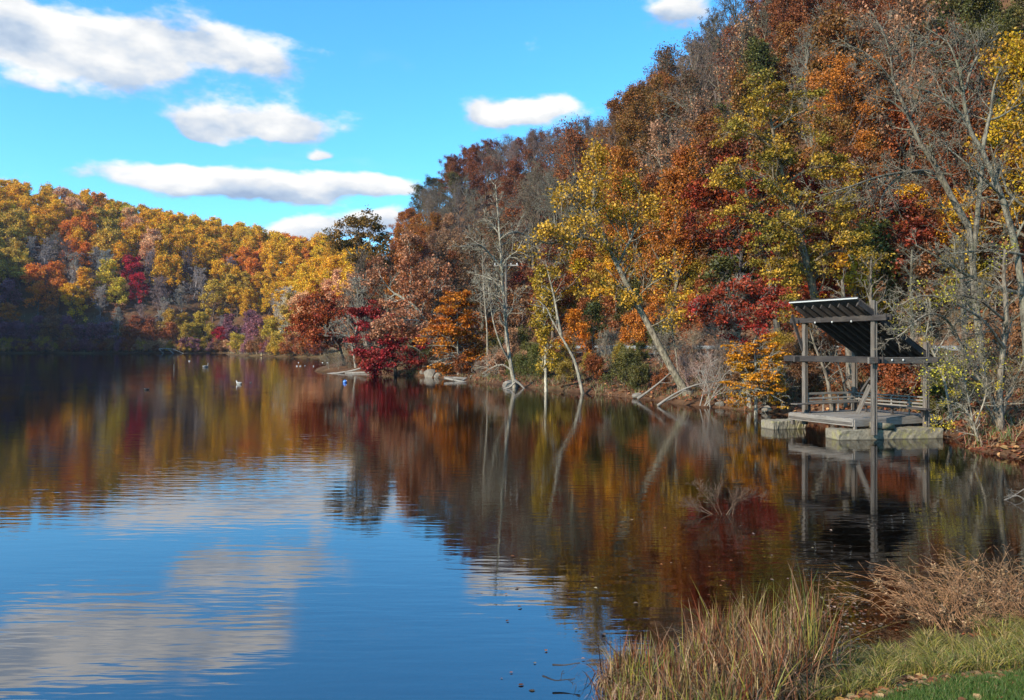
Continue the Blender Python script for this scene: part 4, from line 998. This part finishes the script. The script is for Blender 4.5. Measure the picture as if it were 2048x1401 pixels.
# trunks behind the pavilion and along the bank
for (b0, t_, Y_, r_, lab, br) in [((1668, 800), (1618, 655), 38.5, .10, 'thin leaning trunk seen through the left bay of the pavilion', (.19, .16, .13)),
                                ((1702, 790), (1685, 560), 41, .24, 'thick grey trunk standing behind the left railing of the pavilion', (.18, .155, .13)),
                                ((1692, 795), (1672, 700), 39.5, .09, 'short thin trunk beside the thick one behind the left railing', (.15, .13, .11)),
                                ((1745, 775), (1742, 520), 44, .17, 'straight grey trunk right behind the tall front post', (.17, .145, .12)),
                                ((1822, 770), (1824, 500), 46, .17, 'straight mossy trunk behind the right bay of the pavilion', (.15, .14, .11)),
                                ((1930, 800), (1925, 480), 40, .22, 'broad grey trunk right of the pavilion on the leafy bank', (.15, .135, .115)),
                                ((1358, 785), (1340, 600), 53, .09, 'slim grey stem just right of the leaning tree', (.24, .21, .17)),
                                ((1450, 760), (1442, 560), 56, .11, 'slim trunk left of the orange beech behind the guardrail', (.2, .17, .14)),
                                ((900, 745), (865, 610), 97, .12, 'thin white stem left of the orange beech on the point', (.36, .32, .26)),
                                ((975, 750), (965, 480), 84, .11, 'thin pale stem left of the white sycamore', (.32, .28, .23))]:
    hero('slender_tree', lab, Y_, [([b0, ((b0[0] * 2 + t_[0]) / 3 + 3, (b0[1] * 2 + t_[1]) / 3), ((b0[0] + 2 * t_[0]) / 3 - 2, (b0[1] + 2 * t_[1]) / 3), t_], r_, r_ * .3, .4)],
         bark=br, kids=(6, 5, 3), llen=1.6, seed=int(b0[0]), tipr=.009)
for (x_, y_, Y_, c_, lab) in [(1185, 665, 74, 'green', 'small dark green cedar on the cut slope above the guardrail'), (1145, 600, 72, 'vorange', 'small orange and yellow sapling above the guardrail behind the birch')]:
    p_ = pt(x_, y_, Y_)
    put('sapling', c_, p_[0], Y_, .9, 'slope'); LAB.pop()[0]['label'] = lab
# ------------------------------------------------------------------ grasses, reeds and litter at the near corner
def ribbons(rs, base, hgt, wid, lean, az, tints, k=5, droop=0.0):
    n = len(base); s = np.linspace(0, 1, k)[None, :]
    dirx = np.cos(az)[:, None]; diry = np.sin(az)[:, None]
    out = lean[:, None] * s ** 1.8
    z = s * (1 - droop * s ** 3)
    P = np.stack([base[:, 0:1] + dirx * out * hgt[:, None], base[:, 1:2] + diry * out * hgt[:, None], base[:, 2:3] + z * hgt[:, None]], -1)
    fa = rs.rand(n) * np.pi
    side = np.stack([np.cos(fa), np.sin(fa), np.zeros(n)], 1)[:, None]
    w_ = (wid[:, None] * (1 - s ** 2.2 * .93) * .5)[..., None]
    V = np.stack([P - side * w_, P + side * w_], 2)         # n,k,2,3
    idx = np.arange(n * k * 2).reshape(n, k, 2)
    F = np.stack([idx[:, :-1, 0], idx[:, :-1, 1], idx[:, 1:, 1], idx[:, 1:, 0]], -1).reshape(-1, 4)
    return V.reshape(-1, 3), F, np.repeat(tints, k - 1, 0)
def stuff(name, V, F, tint, label=None):
    o = link(name, mesh_np(name, V, F, BLADE, tint=tint), None, kind='stuff')
    if label: o['label'] = label
    return o
def pick(rs, n, cols, p=None, jt=.2):
    c = np.array(cols)[rs.choice(len(cols), n, p=p)]
    return np.clip(c * (1 + jt * rs.randn(n, 1)) * (1 + .06 * rs.randn(n, 3)), .004, .8)
def scatter(rs, n, x0, x1, y0, y1, test):
    x = rs.uniform(x0, x1, n); y = rs.uniform(y0, y1, n); d = lake_dist(x, y)
    k_ = test(x, y, d); x, y, d = x[k_], y[k_], d[k_]
    return np.c_[x, y, np.maximum(height(x, y), -.35)], d

rs = np.random.RandomState(5)
TANB, REDB, YG, GG, STRAW = (.19, .105, .05), (.16, .055, .022), (.19, .16, .028), (.085, .10, .02), (.32, .215, .105)
# tall reeds in clumps at the water's edge
cc = []
def reed_zone(x, y, d): return (d > -.75) & (d < 1.5) & (x < .385 * y) & (y > 5.6) & (x > .12 * y)
B0, _ = scatter(rs, 420, 0, 4.5, 5.5, 10.5, reed_zone)
ci = rs.randint(0, len(B0), 3500); B1 = B0[ci] + np.c_[rs.randn(len(ci), 2) * .10, np.zeros(len(ci))]
B1[:, 2] = np.maximum(height(B1[:, 0], B1[:, 1], False), -.25)
u_ = np.clip((B1[:, 0] - .6) / 2.4, 0, 1)
hh = (.30 + .42 * u_) * (.55 + .6 * rs.rand(len(B1))) * (1 + .18 * rs.randn(len(B0))[ci])
green = (vnoise(B1[:, 0], B1[:, 1], .5, 31) + (B1[:, 0] > 2.9) * .22) > .22
T1 = pick(rs, len(B1), [TANB, REDB, STRAW, YG], [.32, .36, .16, .16]); T2 = pick(rs, len(B1), [YG, GG, REDB], [.55, .25, .20])
tt = np.where(green[:, None], T2, T1); hh = np.where(green, hh * 1.12, hh)
stuff('reeds', *ribbons(rs, B1, hh, rs.uniform(.008, .021, len(B1)), np.abs(rs.randn(len(B1))) ** 1.4 * .30 + .03, rs.rand(len(B1)) * 6.28, tt, 6))
# tangled dead stalks between them
ci = rs.randint(0, len(B0), 5200); B2 = B0[ci] + np.c_[rs.randn(len(ci), 2) * .14, np.zeros(len(ci))]
B2[:, 2] = np.maximum(height(B2[:, 0], B2[:, 1], False), -.1)
stuff('dead_reed_stalks', *ribbons(rs, B2, rs.uniform(.22, .62, len(B2)) * (.65 + .5 * np.clip((B2[:, 0] - .6) / 2.4, 0, 1)), rs.uniform(.005, .014, len(B2)), rs.uniform(.3, 1.3, len(B2)), rs.rand(len(B2)) * 6.28,
      pick(rs, len(B2), [TANB, STRAW, (.24, .15, .10), REDB], [.4, .15, .3, .15]), 6, droop=.55))
# long pale grass tufts between the lawn and the water
B3, d3 = scatter(rs, 520, 2.2, 8.5, 5.0, 11.5, lambda x, y, d: (d > .25) & (d < 1.75) & (x > 2.6))
ci = rs.randint(0, len(B3), 17000); az = rs.rand(len(ci)) * 6.28
B4 = B3[ci] + np.c_[np.cos(az) * .05, np.sin(az) * .05, np.zeros(len(ci))] + np.c_[rs.randn(len(ci), 2) * .04, np.zeros(len(ci))]
B4[:, 2] = height(B4[:, 0], B4[:, 1], False)
stuff('long_grass', *ribbons(rs, B4, rs.uniform(.14, .34, len(B4)), rs.uniform(.004, .009, len(B4)), rs.uniform(.25, 1.2, len(B4)), az + rs.randn(len(B4)) * .4,
      pick(rs, len(B4), [(.24, .20, .035), (.14, .15, .028), (.32, .23, .09), (.10, .11, .025)], [.35, .2, .3, .15]), 5, droop=.45))
# lawn
B5, _ = scatter(rs, 260000, 1.5, 7.5, 3.6, 9.5, lambda x, y, d: (d > 1.75 + vnoise(x, y, .5, 40) * .35) & (x > .40 * y) & (x < .72 * y + .3) & (y > 4.4))
B5 = B5[:46000]
stuff('lawn_grass', *ribbons(rs, B5, rs.uniform(.025, .06, len(B5)), rs.uniform(.003, .006, len(B5)), rs.uniform(.1, .9, len(B5)), rs.rand(len(B5)) * 6.28,
      pick(rs, len(B5), [(.045, .090, .015), (.07, .115, .02), (.16, .14, .045)], [.5, .38, .12]), 3))
def litter(name, B, rs, size, cols, p=None, curl=.25, lift=.012):
    n = len(B); nrm = norm(np.c_[rs.randn(n, 2) * curl, np.ones(n)]); a_ = norm(np.cross(nrm, norm(rs.randn(n, 3)))); b_ = np.cross(nrm, a_)
    s = size * (0.55 + .9 * rs.rand(n))[:, None]; c = B + [0, 0, lift]
    cu = (rs.rand(n)[:, None] * .35) * s * nrm
    # six-cornered leaf folded along its midrib
    V = np.stack([c - a_ * s * .5 + cu * .4, c - a_ * s * .15 + b_ * s * .36 + cu, c + a_ * s * .2 + b_ * s * .3 + cu, c + a_ * s * .55 + cu * .5, c + a_ * s * .2 - b_ * s * .33 + cu, c - a_ * s * .15 - b_ * s * .36 + cu], 1)
    i_ = np.arange(n * 6).reshape(n, 6)
    F = np.concatenate([i_[:, [0, 1, 2, 3]], i_[:, [0, 3, 4, 5]]]); t_ = pick(rs, n, cols, p, .3)
    return stuff(name, V.reshape(-1, 3), F, np.concatenate([t_, t_]))
LC = [(.30, .12, .045), (.20, .075, .03), (.38, .22, .10), (.13, .05, .025), (.42, .24, .04)]
B6, _ = scatter(rs, 30000, 1.8, 8, 4.4, 10.5, lambda x, y, d: (np.abs(d - 1.78 - vnoise(x, y, .8, 41) * .45) < .20) & (x > .3 * y) & (x < .75 * y))
litter('fallen_leaves', B6[:700], rs, .075, LC, [.25, .2, .35, .1, .1])
B7, _ = scatter(rs, 3000, 1.8, 8, 4.4, 10.5, lambda x, y, d: (d > .1) & (d < 3.6) & (x > .3 * y) & (x < .75 * y))
litter('scattered_leaves', B7[:330], rs, .07, LC, [.25, .2, .3, .1, .15])
B8, _ = scatter(rs, 60000, -20, 36, 26, 100, lambda x, y, d: (d > .15) & (d < 9) & (x > -.2 * y) & (x < .72 * y))
litter('bank_leaf_litter', B8[:16000], rs, .20, [(.28, .09, .035), (.19, .06, .028), (.34, .17, .07), (.12, .05, .03)], [.35, .25, .2, .2], .5, .03)
B9, _ = scatter(rs, 60000, -22, 62, 30, 112, lambda x, y, d: (d > 17.5) & (d < 38) & (x > -.22 * y) & (x < .72 * y))
litter('slope_leaf_litter', B9[:15000], rs, .30, [(.28, .09, .035), (.20, .06, .028), (.36, .18, .08), (.12, .05, .03)], [.35, .25, .2, .2], .5, .04)
B10, _ = scatter(rs, 9000, 15, 26, 25, 36, lambda x, y, d: (d > -.1) & (d < 7) & (x > .5 * y) & (x < .75 * y))
litter('corner_leaf_litter', B10, rs, .13, [(.28, .08, .03), (.18, .055, .025), (.34, .17, .07), (.11, .04, .025)], [.35, .3, .2, .15], .5, .02)
# low weeds and dry grass on the bank, tufts along the shore
B11, _ = scatter(rs, 9000, -25, 24, 26, 104, lambda x, y, d: (d > .1) & (d < 8.4) & (x > -.24 * y) & (x < .68 * y) & (vnoise(x, y, 3.2, 44) > -.12))
ci = rs.randint(0, len(B11), 15000); B12 = B11[ci] + np.c_[rs.randn(len(ci), 2) * .16, np.zeros(len(ci))]; B12[:, 2] = height(B12[:, 0], B12[:, 1]) - .03
stuff('bank_weeds', *ribbons(rs, B12, rs.uniform(.2, .75, len(B12)), rs.uniform(.012, .035, len(B12)), rs.uniform(.1, .9, len(B12)), rs.rand(len(B12)) * 6.28,
      pick(rs, len(B12), [(.24, .18, .10), (.12, .14, .035), (.17, .10, .05), (.07, .11, .025), (.30, .12, .07)], [.34, .24, .18, .12, .12]), 4, droop=.3))
B13, _ = scatter(rs, 30000, -270, -42, 225, 410, lambda x, y, d: (d > .3) & (d < 26) & (x > -.66 * y))
stuff('far_shore_grass', *ribbons(rs, B13[:9000], rs.uniform(.4, 1.2, 9000)[:len(B13)], rs.uniform(.10, .25, 9000)[:len(B13)], rs.uniform(.1, .7, 9000)[:len(B13)], rs.rand(min(9000, len(B13))) * 6.28,
      pick(rs, min(9000, len(B13)), [(.34, .27, .16), (.24, .18, .11), (.16, .15, .07)], [.5, .3, .2]), 3))
# leaves floating on the water
n = 300
px = np.r_[rs.uniform(1000, 1720, 80), rs.normal(1690, 45, 220)]; py = np.r_[rs.uniform(1040, 1385, 80), rs.normal(1235, 35, 220)]
yy = CH * FPX / (py - HY); xx = (px - CX) / FPX * yy; k_ = lake_dist(xx, yy) < -.03
litter('floating_leaves', np.c_[xx, yy, np.zeros(n)][k_], rs, .05, [(.26, .09, .03), (.20, .08, .03), (.32, .22, .14), (.16, .10, .07)], None, .06, .006)

# ------------------------------------------------------------------ dried goldenrod clumps at the right corner
def weed_clump(x, y, w_, hgt, n, seed, label):
    rs = np.random.RandomState(seed)
    z0 = max(float(height(np.array([x]), np.array([y]), False)[0]), -.1)
    o = thing('dried_weed_clump', label, 'dried weeds', (x, y, z0), 0, 'dried weeds along the near shore')
    k = 8; B = np.c_[rs.randn(n) * w_ * .42, rs.randn(n) * w_ * .25, np.full(n, -.05)]
    d = norm(np.c_[B[:, :2] * .9 / w_ + rs.randn(n, 2) * .28, np.ones(n)]); P = np.zeros((n, k, 3)); P[:, 0] = B; st = (hgt * (.55 + .6 * rs.rand(n)) / (k - 1))[:, None]
    out = norm(np.c_[d[:, :2] + rs.randn(n, 2) * .1, np.zeros(n)])
    for j in range(1, k):
        d = norm(d + out * .06 * j * .5 - np.array([0, 0, .035 * j]) + rs.randn(n, 3) * .06); P[:, j] = P[:, j - 1] + d * st
    Rr = np.linspace(.006, .0028, k)[None].repeat(n, 0)
    A, ar = children(rs, P, Rr, 7, .35, 1, 38, .28, .14, -.02, 4, rf=.8)
    me = mesh_np('stems', *join([tubes(P, Rr, 3), tubes(A, np.maximum(ar, .0022), 3)]), BARK)
    s_ = link('stems', me, o); s_.color = (.36, .20, .11, 1)
    pts = np.concatenate([A[:, 1:].reshape(-1, 3), P[:, 4:].reshape(-1, 3)])
    V, F = leaves(rs, pts, int(n * 15), .022, .026, 1, .2)
    c_ = link('seed_heads', mesh_np('seed_heads', V, F, LEAF, rnd=rs.rand(len(F))), o); c_['kind'] = 'stuff'; c_.color = (.33, .19, .10, 1); c_['second_colour'] = [.26, .18, .08]
    return o
weed_clump(5.7, 10.3, .7, 1.0, 62, 1, 'reddish brown dried weeds arching left over the water, nearest the reeds')
weed_clump(6.35, 10.5, .9, 1.05, 80, 2, 'tall tangle of dried brown weeds in the middle of the near corner clumps')
weed_clump(7.1, 10.7, 1.0, 1.05, 90, 3, 'dried brown weeds cut by the right edge above the lawn')
weed_clump(5.6, 9.6, .6, .5, 30, 4, 'low straggly dried weeds in front of the taller clumps by the lawn')
weed_clump(6.5, 9.7, .8, .55, 70, 5, 'low dried weeds with green grass at their foot near the right edge')

# ------------------------------------------------------------------ dead wood
def wood_piece(name, label, Y, limbs, kids=(0, 0, 0), llen=.6, seed=1, mat_=DRIFT, cat='driftwood', tipr=.006, ang=50, wander=.17, group=None):
    o = hero(name, label, Y, limbs, kids=kids, llen=llen, seed=seed, tipr=tipr, cat=cat, ground=False, group=group, ang=ang, wander=wander)
    t_ = [c for c in o.children][0]; t_.name = 'branches'
    t_.data.materials.clear(); t_.data.materials.append(mat_); return o
wood_piece('dead_branch', 'spiky dead branch sticking out of the open water in front of the pavilion', 17.0,
           [([(1465, 1034), (1467, 1015), (1463, 1008), (1475, 990)], .006, .003, .2), ([(1440, 1034), (1420, 1000), (1395, 975), (1388, 970)], .006, .003, .2), ([(1445, 1034), (1432, 1000), (1440, 975)], .006, .003, .2),
            ([(1455, 1034), (1475, 1000, .1), (1500, 995, .1), (1528, 992, .1)], .006, .003, .2), ([(1430, 1034), (1400, 1020), (1375, 1005)], .008, .003, .2), ([(1430, 1032), (1395, 1010, .2), (1365, 1012, .2)], .008, .003, .2), ([(1450, 1034), (1470, 1005), (1490, 988)], .008, .003, .2)],
           kids=(10, 5, 3), llen=.34, seed=31, tipr=.0022, ang=26, wander=.08, mat_=wood('brown_twigs', (.20, .12, .075, 1), (.10, .055, .035, 1), (.34, .28, .20, 1)), cat='dead branch')
wood_piece('dead_branch', 'pale dead branch half sunk at the right edge of the water', 18.6,
           [([(2052, 1002), (2035, 990), (2010, 1000), (1990, 1008)], .02, .006, .1), ([(2070, 1000), (2050, 975), (2040, 985), (2015, 998)], .02, .006, .1), ([(2060, 1005), (2030, 1010), (1995, 1002)], .015, .005, .1)],
           kids=(5, 3, 0), llen=.25, seed=32, tipr=.004, cat='dead branch')
wood_piece('fallen_branch', 'long bare white branch reaching from the water up the bank by the leaning tree', 47.5,
           [([(1315, 812), (1345, 790), (1375, 775), (1410, 765), (1445, 762), (1482, 757)], .07, .03, .1), ([(1322, 806), (1350, 795), (1372, 780)], .05, .03, .9)], kids=(1, 3, 0), llen=.8, seed=33, cat='fallen branch')
wood_piece('fallen_log', 'thin grey log leaning on the bank left of the leaning tree', 52.5, [([(1275, 798), (1290, 788), (1320, 765), (1342, 745)], .09, .04, .6)], kids=(1, 3, 0), llen=.9, seed=34, cat='log')
wood_piece('driftwood_log', 'bleached driftwood trunk lying along the shore left of the white sycamore', 82,
           [([(888, 757), (915, 757), (945, 760), (980, 762), (1012, 768)], .15, .22, .3), ([(935, 757), (925, 762, -1), (900, 768, -2)], .10, .05, .5), ([(890, 757), (905, 760, -1), (935, 766, -2), (955, 763)], .12, .08, .6)], kids=(1, 3, 0), llen=1.4, seed=35)
wood_piece('driftwood_log', 'broken pale root reaching into the water below the white sycamore', 67.5, [([(1028, 760), (1042, 770), (1052, 782), (1060, 787)], .10, .04, .6), ([(1030, 765), (1020, 775), (1005, 778)], .08, .04, .9)], kids=(1, 2, 0), llen=.6, seed=36)
wood_piece('driftwood_log', 'long low driftwood log at the tip of the wooded point', 104, [([(654, 749), (680, 746), (705, 742), (735, 733)], .12, .10, .6), ([(690, 747), (730, 746), (770, 745)], .16, .16, .9)], kids=(1, 3, 0), llen=1.2, seed=37)
wood_piece('dead_branch', 'forked white dead branch dipping into the water at the far shore', 375, [([(318, 699), (335, 697), (352, 712)], .30, .16, .6), ([(335, 697), (350, 700), (368, 708)], .2, .12, .8), ([(318, 699), (330, 710)], .2, .12, .8)], kids=(1, 2, 0), llen=4, seed=38, tipr=.06, cat='dead branch')
wood_piece('dead_stalks', 'grey bundle of bare stalks at the foot of the leaning tree', 46.5, [([(1400, 812), (1408, 780), (1415, 750), (1422, 720)], .03, .01, .2), ([(1410, 812), (1425, 770), (1440, 735)], .03, .01, .2), ([(1420, 815), (1415, 770), (1402, 740)], .03, .01, .2), ([(1408, 812), (1440, 780), (1470, 760)], .03, .01, .2), ([(1415, 812), (1450, 745), (1500, 720)], .03, .01, .2)],
           kids=(5, 4, 0), llen=1.0, seed=39, tipr=.010, cat='dead branches')
wood_piece('floating_stick', 'thin dark stick floating beside the reeds at the bottom edge', 8.6, [([(1105, 1330), (1128, 1331), (1160, 1326)], .009, .005, .9)], kids=(0, 0, 0), seed=40, cat='stick', mat_=DARKWOOD)
wood_piece('floating_stick', 'dark twig crossing another just left of the reeds', 8.15, [([(1085, 1352), (1110, 1362), (1150, 1358)], .008, .004, .5)], kids=(3, 2, 0), llen=.15, seed=41, mat_=DARKWOOD, cat='stick', tipr=.003)

# ------------------------------------------------------------------ rocks on the shore
def rock(label, px, Y, s, seed):
    rs = np.random.RandomState(seed); import bmesh
    bm = bmesh.new(); bmesh.ops.create_icosphere(bm, subdivisions=2, radius=1)
    dirs = norm(rs.randn(9, 3)); cut = .55 + .35 * rs.rand(9)
    for v in bm.verts:
        q = np.array(v.co)
        for d_, c_ in zip(dirs, cut):
            e = q @ d_ - c_
            if e > 0: q = q - d_ * e * .85
        v.co = q * [s * 1.3, s, s * .7]
    me = bpy.data.meshes.new('rock'); bm.to_mesh(me); bm.free(); me.materials.append(STONE)
    p_ = pt(px, 700, Y); z = max(0.0, float(height(np.array([p_[0]]), np.array([Y]))[0]))
    o = link('rock', me, None, (p_[0], Y, z + s * .1)); o.rotation_euler = (0, 0, rs.rand() * 6)
    tag(o, label, 'rock', 'pale rocks along the shore')
for i, (px_, Y_, s_, lab) in enumerate([(848, 94, .55, 'small pale rock at the water below the crimson maple'), (862, 91.5, .95, 'largest pale shore rock left of the driftwood trunk'), (876, 89.5, .6, 'pale rock touching the left end of the driftwood trunk'),
        (1022, 70, .75, 'rounded boulder at the foot of the white sycamore'), (1275, 54.5, .35, 'flat pale stone on the shore left of the thin leaning log'), (1535, 43.0, .35, 'flat stone on the bank left of the pavilion'), (1440, 46.4, .3, 'dark shore stone right of the leaning tree'),
        (1240, 74, 1.3, 'large pale rock outcrop on the cut slope above the guardrail'), (1268, 73, .9, 'smaller pale rock beside the outcrop above the guardrail'), (1215, 75, 1.0, 'leaf covered rock left of the outcrop above the guardrail')]):
    rock(lab, px_, Y_, s_, 60 + i)

# ------------------------------------------------------------------ utility poles by the road
for (px_, Y_, lab, w_) in [(1012, 84, 'wooden utility pole with a crossarm behind the white sycamore', 2.6), (869, 122, 'distant utility pole with a crossarm above the pinkish tan oak', 2.4)]:
    p_ = pt(px_, 700, Y_); zg = float(height(np.array([p_[0]]), np.array([Y_]))[0]); ztop = 12.4
    u_ = thing('utility_pole', lab, 'utility pole', (p_[0], Y_, zg))
    zz = np.linspace(-.2, ztop - zg, 6); link('pole', mesh_np('pole', *tubes(np.c_[zz * 0, zz * 0, zz][None], np.linspace(.17, .12, 6)[None], 10), WOOD, smooth=True), u_)
    beam('crossarm', (-w_ / 2, .16, ztop - zg - .35), (w_ / 2, .16, ztop - zg - .3), .12, .14, DECKWOOD, parent=u_)
    ins = mesh_np('insulator', *tubes(np.array([[(0, 0, 0), (0, 0, .08), (0, 0, .16), (0, 0, .2)]], float), np.array([[.03, .07, .05, .02]]), 8), WHITEP)
    for dx in (-.45, -.2, .2, .45): link('insulator', ins, u_, (dx * w_, .16, ztop - zg - .26))

# ------------------------------------------------------------------ water birds and floats
GREYW = plain('pale_grey_feathers', (0.42, 0.40, 0.36), 0.8)
def bird(name, label, px, py, s, head, az, body_m, neck_m, group, beak=True):
    Y_ = CH * FPX / (py - HY); p_ = pt(px, py, Y_)
    o = thing(name, label, {'goose': 'goose', 'gull': 'gull', 'duck': 'duck'}[name], (p_[0], p_[1], 0), az, group)
    t_ = np.linspace(0, 1, 12)
    xs = (t_ - .5) * s; r = s * .23 * np.sin(np.pi * np.clip(t_ * .93 + .05, 0, 1)) ** .6 * (1 - .25 * (t_ > .8)); r[0] *= .3; r[-1] *= .5
    zc = s * (.08 + .10 * (1 - t_) ** 3)
    body = tubes(np.c_[xs, xs * 0, zc][None], r[None], 12)
    link('body', mesh_np('body', *body, body_m, smooth=True), o)
    nk = np.array([(s * .33, 0, s * .12), (s * .43, 0, s * (.12 + head * .35)), (s * .42, 0, s * (.12 + head * .75)), (s * .47, 0, s * (.12 + head)), (s * .56, 0, s * (.12 + head * .98)), (s * .63, 0, s * (.10 + head * .93))])
    P, rr = resample(nk, 14, np.array([.12, .07, .055, .075, .065, .02]) * s)
    link('neck', mesh_np('neck', *tubes(P[None], rr[None], 10), neck_m, smooth=True), o)
    link('beak', mesh_np('beak', *tubes(np.array([[(s * .61, 0, s * (.10 + head * .93)), (s * .67, 0, s * (.09 + head * .90)), (s * .73, 0, s * (.08 + head * .88))]]), np.array([[.03, .022, .006]]) * s, 6), BEAK if beak else DARKF), o)
    for sd_ in (-1, 1):
        W = np.array([[(s * .25, sd_ * s * .17, s * .15), (s * .0, sd_ * s * .235, s * .2), (-s * .28, sd_ * s * .16, s * .22), (-s * .55, sd_ * s * .05, s * .26)]])
        link('wing', mesh_np('wing', *tubes(W, np.array([[.05, .10, .08, .015]]) * s, 8), body_m, smooth=True), o)
    return o
bird('goose', 'white and grey goose swimming alone in the open water, nearest of the birds', 478, 769, .66, .32, 2.6, GREYW, WHITEF, 'birds on the lake')
bird('goose', 'grey goose with raised neck near the far shore', 411, 735, .95, .55, .6, GREYF, GREYF, 'birds on the lake')
bird('gull', 'small white gull trailing a wake off the far shore', 379, 723, .42, .25, 3.1, WHITEF, WHITEF, 'birds on the lake')
bird('duck', 'dark duck sitting low in the dark water at the left', 293, 780, .42, .3, .2, DARKF, DARKF, 'birds on the lake', False)
bird('duck', 'tiny pale duck just right of the nearest goose', 501, 766, .26, .3, 1.2, GREYF, GREYF, 'birds on the lake', False)
for i, (px_, py_, w_) in enumerate([(597, 726, 'uppermost'), (594, 733, 'leftmost'), (601, 733, 'second in the front row'), (610, 732, 'third in the front row'), (627, 733, 'fourth in the front row'), (645, 726, 'upper right'), (655, 726, 'rightmost')]):
    bird('gull', f'white gull off the wooded point, {w_} of the little flock', px_, py_, .32, .22, 2.2 + i * .7, WHITEF, WHITEF, 'gulls off the point')
Y_ = CH * FPX / (766 - HY); p_ = pt(690, 766, Y_)
t_ = thing('ball', 'blue ball floating off the wooded point', 'ball', (p_[0], Y_, 0))
a_ = np.linspace(0, 1, 10)
link('ball_body', mesh_np('ball_body', *tubes(np.c_[a_ * 0, a_ * 0, -.12 + a_ * .42][None], np.maximum(.21 * np.sin(a_ * np.pi), .004)[None], 16), BLUEP, smooth=True), t_)
link('valve', mesh_np('valve', *tubes(np.array([[(.15, -.1, .2), (.18, -.12, .21), (.2, -.13, .21)]]), np.array([[.03, .028, .02]]), 8), WHITEP), t_)
Y_ = CH * FPX / (742 - HY); p_ = pt(348, 742, Y_)
tag(link('stake', mesh_np('stake', *tubes(np.array([[(0, 0, -.5), (.02, 0, .4), (.0, 0, .95)]]), np.array([[.05, .05, .04]]), 8), DRIFT), None, (p_[0], Y_, 0)), 'thin pale stake standing in the lake off the far shore', 'stake')

# ------------------------------------------------------------------ thin autumn haze over the lake
m, t = mat('haze_air')
pv = t.add('ShaderNodeVolumePrincipled'); pv.inputs['Color'].default_value = (0.80, 0.80, 1.0, 1); pv.inputs['Density'].default_value = 0.00007; pv.inputs['Anisotropy'].default_value = 0.2
o_ = t.add('ShaderNodeOutputMaterial'); t.l.new(pv.outputs[0], o_.inputs['Volume'])
v_, f_ = box(0, 550, 90, 3500, 3000, 194)
link('haze', mesh_np('haze', v_, f_, m), kind='stuff')
# ------------------------------------------------------------------ labels for the trees and shrubs: by colour, kind and what they stand near
ORD = ['leftmost'] + [w + ' from left' for w in 'second third fourth fifth sixth seventh eighth ninth tenth eleventh twelfth thirteenth fourteenth fifteenth sixteenth seventeenth eighteenth nineteenth twentieth twenty-first twenty-second twenty-third twenty-fourth twenty-fifth twenty-sixth twenty-seventh twenty-eighth twenty-ninth thirtieth thirty-first thirty-second thirty-third thirty-fourth thirty-fifth thirty-sixth thirty-seventh thirty-eighth thirty-ninth fortieth forty-first forty-second forty-third forty-fourth forty-fifth'.split()]
def where(px, py, zone):
    if zone == 'far':
        h = 'at left edge' if px < 50 else 'near left edge' if px < 110 else 'toward the left' if px < 170 else 'left of centre' if px < 225 else 'near centre' if px < 280 else 'at its middle' if px < 330 else 'right of centre' if px < 385 else 'toward the right' if px < 440 else 'above the spit' if px < 490 else 'above spit end' if px < 545 else 'beside the point' if px < 610 else 'behind the point'
        v = 'atop the far hill' if py < HY - (270 - px * .2) else 'high on the far hill' if py < 500 else 'halfway up the far hill' if py < 590 else 'low on the far hill' if py < 655 else 'at the far waterline'
        return v + ' ' + h
    h = ('on the point' if px < 780 else 'above crimson maple' if px < 880 else 'left of sycamore' if px < 990 else 'behind white sycamore' if px < 1090 else 'left of leaning tree' if px < 1190 else 'behind leaning tree' if px < 1290 else
         'right of leaning tree' if px < 1410 else 'around crimson maple' if px < 1560 else 'left of pavilion roof' if px < 1700 else 'behind the pavilion' if px < 1880 else 'at right edge')
    if zone == 'slope': return 'above the road ' + h
    if zone == 'bank': return 'on the bank ' + h
    v = 'low on the slope' if py > 560 else 'on the lower slope' if py > 430 else 'halfway up the slope' if py > 300 else 'high on the slope' if py > 160 else 'near the top'
    return v + ' ' + h
GR = {}
for (o, px, py, word, kw, zone) in LAB:
    GR.setdefault((word, kw, where(px, py, zone)), []).append((px, o, zone))
for (word, kw, wh), L in GR.items():
    L.sort(key=lambda q: q[0])
    for i, (px, o, zone) in enumerate(L):
        pl = {'leafless bush': 'leafless bushes', 'beech': 'beeches', 'hickory': 'hickories'}.get(kw, kw + 's')
        if len(L) == 1: o['label'] = f'{word} {kw} {wh}'
        else: o['label'] = f'{ORD[min(i, 44)]} of the {word} {pl} {wh}'
        o['group'] = {'far': 'trees on the hillside across the lake', 'right': 'trees on the steep right hillside', 'slope': 'young growth above the road', 'bank': 'bushes on the bank below the road'}[zone] + ((', ' + pl) if zone in ('far', 'right') else '')
